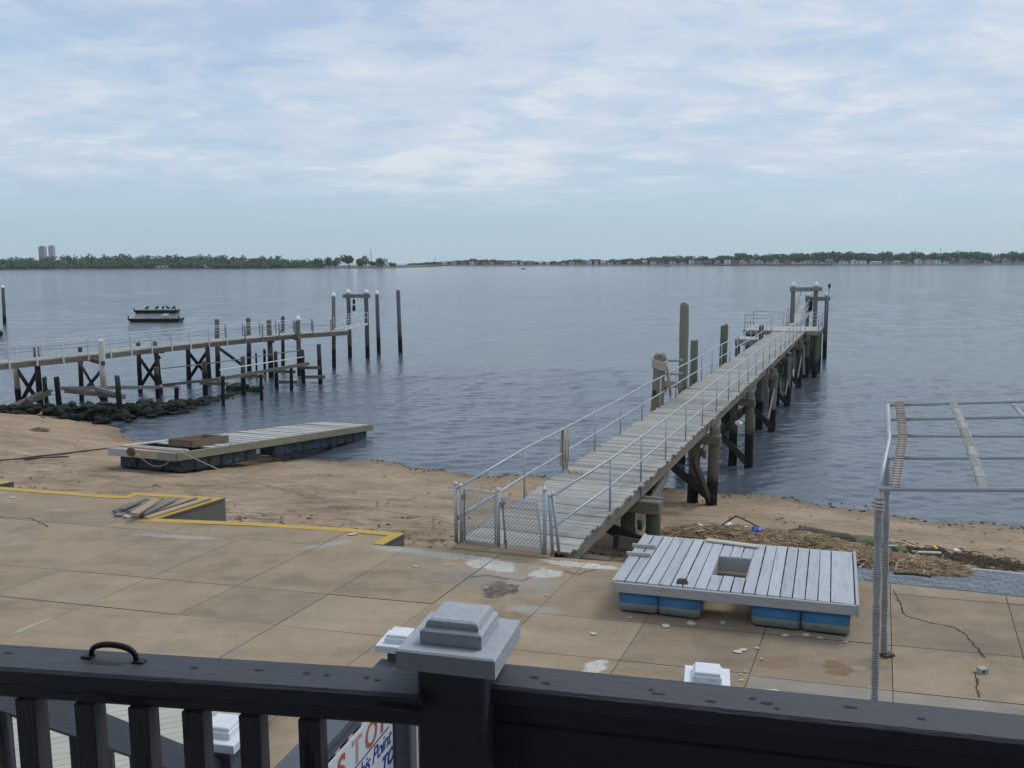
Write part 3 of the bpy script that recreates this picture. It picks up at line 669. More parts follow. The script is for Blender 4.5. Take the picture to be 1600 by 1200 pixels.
def wound_rope():
    b = MB(); pts = []
    for i in range(5 * 16):
        a = i / 16 * 2 * math.pi; pts.append(Vector((t1_.x + math.cos(a) * (r1_ * 1.12 + .01 * math.sin(i)), t1_.y + math.sin(a) * r1_ * 1.12, t1_.z - .12 - .06 * i / 16 + .04 * math.sin(a * 2 + 1))))
    b.tube(pts, .032, 6)
    for k in range(5):
        a = -.6 + .3 * k; p = t1_ + Vector((math.cos(a) * r1_ * 1.2, math.sin(a) * r1_ * 1.2, -.25)); b.tube([p, p + Vector((.06, -.03, -.3)), p + Vector((.08 + .03 * k, 0, -.75 - .12 * k))], .026, 5)
    b.tube([t1_ + Vector((-.1, -.1, .03)), t1_ + Vector((0, 0, .08)), t1_ + Vector((.14, .08, .02)), t1_ + Vector((r1_ * 1.15, .05, -.2))], .04, 6)
    tag(b.build('wound_rope', M_rope, None, (t1_.x, t1_.y, t1_.z), smooth=True), 'old rope wound round the head of the short fat pile', 'rope')
wound_rope()
o = thing('fender_bars', (c1_ + c2_) / 2, 'two grey bars linking the rope-wound pile and the tallest pile', 'bars')
for yy in (563, 584):
    pipe('bar', [D(1036, yy, c1_.y + .4), D(1066, yy, c2_.y - .6)], .05, M_galvdark, o)
beam('board', D(1034, 600, c1_.y + .5), D(1064, 602, c2_.y - .6), .1, .22, M_beam, o)
beam('board', D(1022, 616, c1_.y - .2), D(1040, 606, c1_.y + 1.6), .1, .25, M_wetbeam, o)
b = MB(); b.box((0, 0, 0), .30, .05, .34); v = pp(pier_s(1150, 616), PW + .05, -1.05)
bm_ = MB(); bm_.tube([v + Vector((-.12, 0, .02)), v + Vector((0, 0, .0)), v + Vector((.14, 0, -.02))], [.05, .12, .07], 6); tag(bm_.build('plastic_bag', M_white, None, v), 'white plastic bag caught under the pier edge', 'bag')

# ------------------------------------------------------------------ gate at the pier entrance
def diamond(mb, a, u, w_, h_, z0, tilt=0.0):
    """chain link wires over a panel, as thin square wires"""
    p = .066; r = .0042; n = int((w_ + h_) / p) + 1; upv = Vector((0, 0, 1)) + u * tilt
    for sgn in (1, -1):
        for i in range(-1, n + 1):
            x0 = i * p if sgn > 0 else w_ - i * p; pts = []
            xa, ya = x0, 0.0
            xb, yb = x0 - sgn * h_, h_
            lo, hi = 0.0, 1.0                       # clip to 0..w
            for (val, dv) in ((xa, xb - xa),):
                if abs(dv) > 1e-9:
                    ta, tb = (0 - val) / dv, (w_ - val) / dv
                    lo, hi = max(lo, min(ta, tb)), min(hi, max(ta, tb))
            if hi - lo < .02: continue
            off = Vector((-u.y, u.x, 0)) * r * sgn
            q0 = a + u * (xa + (xb - xa) * lo) + upv * (z0 + h_ * lo) + off; q1 = a + u * (xa + (xb - xa) * hi) + upv * (z0 + h_ * hi) + off
            mb.bar(q0, q1, 2 * r, 2 * r)
def gate():
    g0, g1, g2 = P(717, 848), P(779, 857), P(851, 868)
    root = thing('chain_link_gate', g0, 'two-leaf chain-link gate with steel posts closing off the right pier', 'gate')
    u = (g2 - g0).normalized(); back = Vector((-u.y, u.x, 0))
    def post(p, h_, r=.03, lean=0.0):
        o = pipe('gate_post', [p, p + Vector((0, 0, h_)) + u * lean], r, M_galv, root); b = MB(); q = p + Vector((0, 0, h_)) + u * lean
        b.tube([q, q + Vector((0, 0, .03)), q + Vector((0, 0, .06))], [r * 1.25, r * 1.2, .008], 8); b.build('post_cap', M_whiterail, o, smooth=True)
    post(g0 - u * .05, 1.02, .032); post(g0 + u * .05, 1.0, .026); post(g1, 1.0, .032); post(g2, 1.10, .034)
    post(g2 + u * .10 + back * .10, .98, .026, -.06); post(g2 + u * .20 + back * .14, 1.0, .026, -.12)
    def leaf(a, c, z0, h_, tilt):
        w_ = (c - a).length; uu = (c - a).normalized(); up = Vector((0, 0, 1)) + uu * tilt
        lf = pipe('gate_leaf', [a + up * z0, c + up * z0, c + up * (z0 + h_), a + up * (z0 + h_), a + up * z0], .020, M_galv, root)
        mb = MB(); diamond(mb, a, uu, w_, h_, z0, tilt); mb.build('chain_link', M_wire, lf)
        for f in (.15, .85):
            b = MB(); q = a + up * (z0 + h_ * f); b.tube([q - Vector((0, 0, .04)), q + Vector((0, 0, .04))], .032, 8); b.build('hinge', M_galvdark, lf)
    leaf(g0 + u * .11, g1 - u * .06, .06, .90, 0.0)
    leaf(g1 + u * .14, g2 - u * .05, -.0, .88, -.085)
    # spikes of twisted wire on top and latch
    for f in (.28, .38, .80): 
        q = g0 + u * ((g2 - g0).length * f); b = MB(); b.bar(q + Vector((0, 0, .96)), q + Vector((0, 0, 1.06)), .012, .012); b.build('wire_barb', M_wire, root)
    b = MB(); b.bar(g1 + Vector((0, 0, .78)), g1 + u * .14 + Vector((0, 0, .80)), .03, .04); b.build('latch', M_galvdark, root)
    # diagonal stays back to the handrails
    pipe('stay', [g0 + Vector((0, 0, .47)), pp(.95, .07, .48)], .02, M_galv, root)
    return root
gate()
def sill():
    g0, g2 = P(706, 856), P(858, 871); u = (g2 - g0).normalized(); n = Vector((-u.y, u.x, 0)); c = (g0 + g2) / 2 + n * .16
    o = link('concrete_sill', boxmesh((g2 - g0).length, .42, .5, M_conc, .015), frame(c - u + Vector((0, 0, -.222)), c + u + Vector((0, 0, -.222))), None)
    tag(o, 'low concrete sill under the pier gate', 'sill')
sill()
def hanging_rope():
    s = pier_s(882, 738); a = pp(s, .07, 1.03); b = MB()
    root = thing('rope_hank', pp(s, .07, 0), 'hank of pale rope hanging over the left handrail of the right pier', 'rope')
    for k in range(15):
        b = MB(); s0 = random.uniform(-.14, .14); dr = random.uniform(.72, 1.0); sw = random.uniform(-.05, .05); fr = random.choice((-1, 1))
        p = a + PA * s0
        pts = [p + PB * -.035 * fr + Vector((0, 0, -dr)) + PA * sw, p + PB * -.045 * fr + Vector((0, 0, -dr * .5)) + PA * sw * .6, p + PB * -.03 * fr + Vector((0, 0, -.03)), p + Vector((0, 0, .028)), p + PB * .035 * fr + Vector((0, 0, -.04)), p + PB * .06 * fr + Vector((0, 0, -dr * .5)) + PA * sw, p + PB * .05 * fr + Vector((0, 0, -dr * .95)) + PA * sw * 1.4]
        b.tube(pts, .014, 6); b.build('strand', M_rope, root, smooth=True)
    b = MB(); pts = []
    for i in range(40): pts.append(a + PA * (.1 * math.sin(i * .7)) + PB * (.1 + .013 * i + .05 * math.sin(i * 1.3)) + Vector((0, 0, -1.0 + .015 * (i % 3))))
    b.tube(pts, .013, 5); b.build('loose_coil', M_rope, root, smooth=True)
    b = MB(); p = a - PA * .75; b.tube([p, p + Vector((0, 0, -.5)) + PA * .03, p + Vector((0, 0, -1.0))], .012, 5); b.build('loose_end', M_rope, root)
hanging_rope()

# ------------------------------------------------------------------ left pier
LZ = -.15
def left_pier():
    near = [P(x, y, LZ) for x, y in ((-190, 588), (0, 568), (153, 553), (214, 546), (340, 533), (466, 521.5), (545, 516.5))]
    d = (near[4] - near[1]).normalized(); nb = Vector((-d.y, d.x, 0))            # towards the far side
    root = thing('timber_pier', near[1], 'weathered timber pier with white railings on the left, behind the dark rocks', 'pier')
    W_ = 1.75
    pts = near; k = 0
    for a, c in zip(pts, pts[1:]):
        L_ = (c - a).length; uu = (c - a).normalized(); n = max(1, int(L_ / .24))
        for i in range(n):
            p = a + uu * ((i + .5) * L_ / n); beam('plank', p + Vector((0, 0, -.03)), p + nb * W_ + Vector((0, 0, -.03)), L_ / n - .018, .05, M_plank, root)
        for off in (.03, W_ - .03):
            beam('fascia', a + nb * off + Vector((0, 0, -.19)), c + nb * off + Vector((0, 0, -.19)), .07, .27, M_beam, root)
    # rails
    def along(s):
        for a, c in zip(pts, pts[1:]):
            l = (c - a).length
            if s <= l: return a.lerp(c, s / l)
            s -= l
        return pts[-1].copy()
    tot = sum((c - a).length for a, c in zip(pts, pts[1:])); x_white = (pts[4] - pts[0]).length
    for off, m0 in ((-.03, M_whiterail), (W_ + .02, M_whiterail)):
        s = .3; tops = []
        while s < tot - .2:
            p = along(s) + nb * off; m = m0 if s < x_white + 2 else M_galvdark
            b = MB(); b.box(p + Vector((0, 0, .27)), .07, .07, 1.15); b.build('rail_post', m, root)
            tops.append(p); s += 1.42
        for z in (.82, .48):
            b = MB(); b.tube([p + Vector((0, 0, z + random.uniform(-.02, .02))) for p in tops], .022, 5); b.build('handrail', M_galvdark if z < .6 else M_whiterail, root)
    # piles (pixels: top x,y, base x,y, width)
    spec = [((24, 574, 31, 640, 9), M_pilewhite), ((56, 543, 64, 640, 9), M_piledark), ((125, 543, 127, 624, 7), M_piledark), ((158, 532, 164, 640, 10), M_pilewhite),
            ((216, 536, 219, 612, 7), M_piledark), ((242, 534, 252, 614, 7.5), M_pilegrey), ((294, 546, 294.5, 600, 7), M_piledark), ((323, 531, 328, 598, 7), M_pilegrey),
            ((339, 499, 340, 588, 7.5), M_pilegrey), ((388, 497, 389, 580, 7), M_pile), ((420, 501, 424, 589, 8), M_pile), ((442, 495, 441.5, 571, 5.5), M_piledark), ((465.5, 499, 468, 586, 7), M_pile)]
    tops = {}
    for q, m in spec:
        b_, t_, r_ = wpile(*q); pile('pile', b_ - Vector((0, 0, .9)), t_, r_, m, root); tops[q[0]] = (b_, t_, r_)
    conecap('pile_cap_cone', tops[465.5][1], tops[465.5][2], M_whitepaint, root)
    for a, c in ((24, 56), (125, 158), (216, 242), (294, 323)):
        (b0, t0, _), (b1, t1, _) = tops[a], tops[c]
        for z, e in ((-.48, .35),):
            dd = (b1 - b0); dd.z = 0; dd.normalize()
            beam('cross_head', Vector((b0.x, b0.y, z)) - dd * e, Vector((b1.x, b1.y, z)) + dd * e, .16, .22, M_piledark, root)
        beam('cross_brace', Vector((b0.x, b0.y, -.8)), Vector((b1.x, b1.y, -2.75)), .07, .2, M_piledark, root)
        beam('cross_brace', Vector((b1.x, b1.y + .1, -.8)), Vector((b0.x, b0.y + .1, -2.7)), .07, .2, M_piledark, root)
    for a, c in ((388, 420), (442, 465.5)):
        b0, b1 = tops[a][0], tops[c][0]; dd = (b1 - b0); dd.z = 0; dd.normalize()
        beam('cross_head', Vector((b0.x, b0.y, -.5)) - dd * .5, Vector((b1.x, b1.y, -.5)) + dd * .6, .16, .26, M_beamgrey, root)
    b0 = tops[339][0]; beam('cross_brace', Vector((b0.x - .3, b0.y - .5, -.5)), P(383, 580, WZ) + Vector((0, 0, .3)), .07, .2, M_piledark, root)
    # thin gangway with rails from the outer end
    a = pts[-1] + nb * .9 + Vector((0, 0, .02)); c = D(567, 506, a.y + 5)
    g = thing('gangway', a, 'thin railed gangway at the outer end of the left pier', 'gangway')
    for t in (-.4, .4):
        n2 = Vector((-(c - a).y, (c - a).x, 0)).normalized() * t
        beam('side_beam', a + n2, c + n2, .05, .14, M_whiterail, g)
        for i in range(7):
            p = (a + n2).lerp(c + n2, i / 6); pipe('rail_post', [p, p + Vector((0, 0, .9))], .018, M_whiterail, g, 5)
        for z in (.9, .5): pipe('handrail', [a + n2 + Vector((0, 0, z)), c + n2 + Vector((0, 0, z))], .018, M_whiterail, g, 5)
    for i in range(14):
        p = a.lerp(c, (i + .5) / 14); n2 = Vector((-(c - a).y, (c - a).x, 0)).normalized() * .38; beam('tread', p - n2, p + n2, (c - a).length / 14 - .03, .04, M_dockplank, g)
left_pier()
ba, ta, ra = wpile(542, 457, 547, 560, 6.5); bb, tb_, rb = wpile(568.6, 457, 574.6, 560, 7)
gl = gallows('gallows_frame', 'timber gallows frame with white cone caps at the left pier end', ba, bb, ta.z, .38, M_pilegreen, rad=ra)
tackle('hoist_tackle', 'black pulley tackle hanging from the left gallows frame', D(553, 461, ba.y - .3), D(553, 484, ba.y - .3), ((.45, 1.0), (.9, 1.2)))
bk = D(565, 519, ba.y); b = MB(); b.tube([bk - Vector((0, 0, .18)), bk, bk + Vector((0, 0, .16))], [.16, .2, .1], 8); pass
for q, m, cap, lab in (((521, 462, 521.5, 575, 6), M_pile, 1, 'white capped pile at the left pier outer corner, left of the gallows'), ((589, 459, 592, 553, 6), M_pilegrey, 1, 'white capped mooring pile just right of the left gallows'), ((622, 454, 626, 552, 6.5), M_pilegrey, 0, 'tall bare grey mooring pile farthest right of the left pier')):
    b_, t_, r_ = wpile(*q); o = thing('mooring_pile', b_, lab, 'pile', 'mooring piles by the left pier'); pile('shaft', b_ - Vector((0, 0, .9)), t_, r_, m, o)
    if cap: conecap('cone_cap', t_, r_, M_whitepaint, o)
b_, t_, r_ = wpile(4.5, 449, 7, 506, 5); o = thing('channel_pile', b_, 'lone tall pile with white cap at the far left of the water', 'pile'); pile('shaft', b_ - Vector((0, 0, .9)), t_, r_, M_pilegreen, o); conecap('cone_cap', t_, r_, M_whitepaint, o)
p = P(1, 525, WZ); b = MB(); b.tube([p + Vector((-.9, 0, -.1)), p + Vector((-.8, 0, .22)), p + Vector((.1, 0, .30)), p + Vector((.25, 0, .1))], [.2, .32, .30, .1], 10); tag(b.build('mooring_buoy', M_sling, None, p), 'black mooring buoy floating at the left edge', 'buoy')

# derelict lower walkway in front of the left pier
def derelict():
    spec = [(69, 590, 75, 646, 7), (88, 589, 94.5, 642, 8.5), (183, 588, 189, 655, 8.5), (244, 574.5, 248, 622, 8), (319, 565, 321, 618, 8), (348, 588, 348, 634, 6), (379, 557.5, 380.6, 618, 7.5),
            (407.5, 585, 409, 626, 5.5), (430.5, 550, 432.6, 607, 6), (455, 576, 455, 611, 5.5), (472, 547, 474.7, 600, 6.5), (498, 538, 501, 599, 6.8), (400, 552, 401, 590, 3), (413, 546, 413.5, 588, 4.2)]
    r0 = P(248, 622, WZ)
    root = thing('derelict_walkway', r0, 'derelict low walkway of old piles and boards in front of the left pier', 'walkway')
    ys = {}
    for q in spec:
        b_, t_, r_ = wpile(*q); pile('pile', b_ - Vector((0, 0, .8)), t_, r_, M_piledark if q[0] not in (244, 319, 379) else M_pilegrey, root); ys[q[0]] = b_.y
    def bd(name, a, ya, c, yc, w_, h_, m): return beam(name, D(*a, ya), D(*c, yc), w_, h_, m, root)
    bd('walk_plank', (-30, 655), ys[69] - 2.2, (79, 609), ys[69] + .3, .7, .10, M_beamgrey); bd('walk_edge', (-30, 660), ys[69] - 2.35, (79, 613), ys[69] - .05, .08, .28, M_beam)
    bd('board', (93, 607), ys[88] - .2, (251, 605), ys[244] - .2, .08, .20, M_beamgrey); bd('board', (101, 610), ys[88] - .4, (196, 619.5), ys[183] + 1.6, .08, .26, M_beam)
    bd('board', (150, 607), ys[183] + 1.8, (194, 619), ys[183] + 1.5, .16, .2, M_beamgrey)
    bd('long_beam', (253, 602), ys[244] - .2, (340, 592.5), ys[348] + .3, .14, .16, M_beam); bd('long_beam', (338, 593), ys[348] + .3, (482, 568), ys[472] - .2, .14, .18, M_beam)
    bd('pipe_rail', (253, 576), ys[244], (340, 566.5), ys[319] + .5, .05, .06, M_galvdark); bd('pipe_rail', (338, 566.5), ys[319] + .5, (469, 547), ys[472], .05, .06, M_galvdark); bd('pipe_rail', (343, 578), ys[348] + .5, (475, 557.5), ys[472], .05, .06, M_whiterail)
    for a, c, k in (((375, 588), (414, 588), 379), ((427, 580), (462, 581), 430.5), ((468, 574.5), (500, 574.5), 472), ((477, 589), (508, 589), 472), ((312, 598), (356, 600), 319), ((434, 597), (465, 597), 430.5)):
        bd('cross_head', a, ys[k] - .25, c, ys[k] - .3, .14, .19, M_beam)
    bd('white_board', (250, 603), ys[244] - .3, (283, 604), ys[244] - .35, .06, .14, M_whiterail); bd('white_post', (282, 603), ys[244] - .35, (284, 622), ys[244] - .35, .08, .08, M_whiterail); bd('white_post', (276, 606), ys[244] - .3, (276, 624), ys[244] - .3, .2, .2, M_piledark)
derelict()

# rocks of the jetty
def rockmesh(i):
    bm = bmesh.new(); bmesh.ops.create_icosphere(bm, subdivisions=1, radius=.5)
    o = Vector((i * 7.1, i * 3.3, 0))
    for v in bm.verts:
        k = 1 + .6 * mnoise.noise(v.co * 1.7 + o) + .5 * mnoise.noise(v.co * 5.5 + o); v.co *= k
    me = bpy.data.meshes.new('rock_mesh'); bm.to_mesh(me); bm.free(); me.materials.append(M_rock); return me
def jetty():
    line = [(P(-110, 653, -2.75), 1.9, .75), (P(90, 652, -2.75), 1.7, .8), (P(200, 646, -2.85), 1.7, .7), (P(290, 634, -3.0), 1.2, .38), (P(350, 622, -3.08), .7, .22), (P(402, 613, -3.15), .5, .15)]
    root = thing('rock_jetty', line[1][0], 'bank of dark weed-covered rocks at the water edge below the left pier', 'rocks')
    ms = [rockmesh(i) for i in range(7)]; n = 0
    while n < 285:
        t = random.random() ** .9 * (len(line) - 1); i = int(t); i = min(i, len(line) - 2); f = t - i
        c = line[i][0].lerp(line[i + 1][0], f); wd = line[i][1] * (1 - f) + line[i + 1][1] * f; hh = line[i][2] * (1 - f) + line[i + 1][2] * f
        d = (line[i + 1][0] - line[i][0]).normalized(); nn = Vector((-d.y, d.x, 0)); q = random.gauss(0, .45)
        if abs(q) > 1: continue
        z = c.z + hh * (1 - q * q) * random.uniform(.45, 1) - .18; s = random.uniform(.22, .58)
        mw = Matrix.Translation(c + nn * q * wd + Vector((0, 0, z - c.z))) @ Matrix.Rotation(random.uniform(0, 6.3), 4, 'Z') @ Matrix.Rotation(random.uniform(-.5, .5), 4, 'X') @ Matrix.Diagonal((s * random.uniform(.9, 1.5), s, s * random.uniform(.55, .9), 1))
        link('rock', ms[n % 7], mw, root); n += 1
    b = MB(); base = [np.array([v.co[:] for v in m_.vertices]) for m_ in ms]; fc = [[tuple(p.vertices) for p in m_.polygons] for m_ in ms]
    for k in range(650):                                                # small rubble filling the gaps
        t = random.random() ** .9 * (len(line) - 1); i = min(int(t), len(line) - 2); f = t - i
        c = line[i][0].lerp(line[i + 1][0], f); wd = line[i][1] * (1 - f) + line[i + 1][1] * f; hh = line[i][2] * (1 - f) + line[i + 1][2] * f
        d = (line[i + 1][0] - line[i][0]).normalized(); nn = Vector((-d.y, d.x, 0)); q = max(-1.15, min(1.15, random.gauss(0, .55)))
        z = c.z + hh * max(0, 1 - q * q) * random.uniform(.1, .75) - .12; s = random.uniform(.22, .5); p = c + nn * q * wd; j = k % 7
        k0 = len(b.v); b.v += [(p.x + x * s * 1.3, p.y + y * s, z + w_ * s * .8) for x, y, w_ in base[j]]; b.f += [tuple(a + k0 for a in q_) for q_ in fc[j]]
    tag(b.build('rubble', M_rock, root), kind='stuff')
jetty()
for i, (x, y, s, lab) in enumerate(((370, 610, 1.15, 'larger weedy boulder awash among the old walkway piles'), (397, 612, .75, 'smaller dark boulder awash right of the larger one'))):
    p = P(x, y, WZ); o = link('boulder', rockmesh(11 + i), Matrix.Translation(p + Vector((0, 0, .12))) @ Matrix.Diagonal((s * 1.3, s, s * .8, 1)), None); tag(o, lab, 'rock')

# ------------------------------------------------------------------ floating dock aground on the sand
def dock():
    n0 = P(277, 709, -1.22); f0 = P(582, 664, -2.52); u = (f0 - n0).normalized(); LEN = (f0 - n0).length
    lft = Vector((-u.y, u.x, 0)).normalized(); lft = (lft - u * lft.dot(u)).normalized(); WD = 2.62
    up = u.cross(lft)
    root = thing('floating_dock', n0 - Vector((0, 0, .6)), 'long timber float with dark drums stranded half on the sand', 'dock')
    def q(s, t, z): return n0 + u * s + lft * t + up * z
    gap = .58
    n = int(LEN / gap)
    for i in range(n):
        if 1 <= i <= 2: continue
        s = (i + .5) * gap; sk = random.uniform(-.03, .03)
        beam('deck_board', q(s - sk, .06, .0), q(s + sk, WD - .06, random.uniform(-.01, .02)), random.uniform(.32, .44), .045, M_dockplank, root, up=up)
    for t, m in ((.0, M_dockside), (WD, M_beamgrey)): beam('side_beam', q(-.05, t, -.10), q(LEN, t, -.10), .10, .27, m, root, up=up, c=.012)
    beam('inner_beam', q(0, WD / 2, -.12), q(LEN, WD / 2, -.12), .10, .22, M_beam, root, up=up)
    beam('end_beam', q(-.02, .7, -.10), q(-.02, WD * .63, -.10), .14, .25, M_tanwood, root, up=up); beam('end_beam', q(-.03, .0, -.11), q(-.03, .68, -.11), .16, .25, M_beamgrey, root, up=up); beam('end_beam', q(-.04, WD * .64, -.1), q(-.04, WD + .06, -.1), .15, .24, M_dockplank, root, up=up)
    beam('end_beam', q(LEN, 0, -.10), q(LEN, WD, -.10), .1, .25, M_beamgrey, root, up=up)
    beam('edge_board', q(.25, .1, .055), q(.32, WD - .1, .055), .14, .05, M_tanwood, root, up=up); beam('edge_board', q(.55, .05, .055), q(.6, WD - .3, .055), .12, .05, M_dockplank, root, up=up)
    beam('side_plank', q(.3, WD - .12, .05), q(3.2, WD - .12, .05), .2, .05, M_dockplank, root, up=up)
    for s0, s1 in ((.25, 4.3), (5.4, LEN - .35)):
        k = int((s1 - s0) / .62)
        for t in (.42, WD - .42):
            for i in range(k):
                s = s0 + (i + .5) * (s1 - s0) / k; l = (s1 - s0) / k - .035
                me = boxmesh(l, .72, .42, M_dockfloat, .05, 'drum'); mw = Matrix((u, lft, up)).transposed().to_4x4(); mw.translation = q(s, t, -.44); link('drum_float', me, mw, root)
        if s0 < 1:
            me = boxmesh(.6, WD - 1.6, .42, M_dockfloat, .05, 'drum'); mw = Matrix((u, lft, up)).transposed().to_4x4(); mw.translation = q(s0 + .3, WD / 2, -.44); link('drum_float', me, mw, root)
    b = MB(); c = q(-.12, WD * .66, -.04); b.tube([c - u * .06, c + u * .06], .13, 12); b.build('end_roller', M_rusty, root)
    # open timber tray lying on the deck
    tr = thing('timber_tray', q(2.2, 1.2, .03), 'open brown timber tray lying on the stranded float', 'tray')
    z = .15
    for a, c in ((q(1.35, .55, z), q(3.35, .62, z)), (q(1.30, 1.45, z), q(3.1, 1.50, z))): beam('long_side', a, c, .05, .26, M_rustwood, tr, up=up)
    for s in (1.36, 3.1): beam('short_side', q(s, .58, z), q(s, 1.48, z), .05, .24, M_rustwood, tr, up=up)
    for i in range(4): beam('base_board', q(1.4, .72 + i * .2, .06), q(3.1, .74 + i * .2, .06), .17, .03, M_beam, tr, up=up)
    # ropes
    a = q(.15, -.075, .03); g = P(717, 848) + Vector((0, 0, .30)); e1 = PS(430, 762) + Vector((0, 0, .03))
    pts = [q(.2, .1, .06), a, a.lerp(e1, .35) - Vector((0, 0, .10)), a.lerp(e1, .7) - Vector((0, 0, .10)), e1] + [PS(px, py) + Vector((0, 0, .075)) for px, py in ((500, 780), (570, 796), (640, 809), (680, 815))] + [g]
    sm = []
    for i in range(len(pts) - 1):
        p0, p1, p2, p3 = pts[max(i - 1, 0)], pts[i], pts[i + 1], pts[min(i + 2, len(pts) - 1)]
        for k in range(8):
            t = k / 8; sm.append(.5 * ((2 * p1) + (p2 - p0) * t + (2 * p0 - 5 * p1 + 4 * p2 - p3) * t * t + (3 * p1 - p0 - 3 * p2 + p3) * t ** 3))
    sm.append(g); b = MB(); b.tube(sm, .014, 6); tag(b.build('mooring_rope', M_rope, None, a, smooth=True), 'long pale mooring rope stretched over the sand from the float to the gate', 'rope')
    c0, c1 = q(-.15, WD * .55, -.05), q(.1, .05, -.02); b = MB(); b.tube([c0.lerp(c1, i / 12) - Vector((0, 0, .42 * math.sin(math.pi * i / 12))) - u * .06 for i in range(13)], .012, 5); tag(b.build('slack_rope', M_rope, None, c0, smooth=True), 'short rope sagging across the near end of the stranded float', 'rope')
dock()
for k, line in enumerate((((-20, 722), (40, 717), (90, 711), (130, 706), (182, 700)), ((40, 719), (70, 716), (115, 714)))):
    pts = [PS(x, y) + Vector((0, 0, .015)) for x, y in line]; b = MB(); pp2 = []
    for p, q in zip(pts, pts[1:]):
        for i in range(6):
            r_ = p.lerp(q, i / 6); r_.y += random.uniform(-.05, .05); r_.z = sandp(r_.x, r_.y) + .025; pp2.append(r_)
    b.tube(pp2, .03, 6); tag(b.build('half_buried_cable', M_cable, None, pts[0], smooth=True), ('long dark cable half buried in the sand left of the float', 'short dark cable just below the long one on the sand')[k], 'cable')
p = PS(60, 673); b = MB(); vs = [p + Vector((math.cos(a) * .55 * random.uniform(.8, 1.1), math.sin(a) * .34, .05 * random.random())) for a in [i * .5236 for i in range(12)]]; b.add(vs + [p + Vector((0, 0, .16))], [(i, (i + 1) % 12, 12) for i in range(12)]); tag(b.build('weed_clump', M_weed, None, p), 'flat dark clump of weed on the sand below the rocks', 'seaweed')

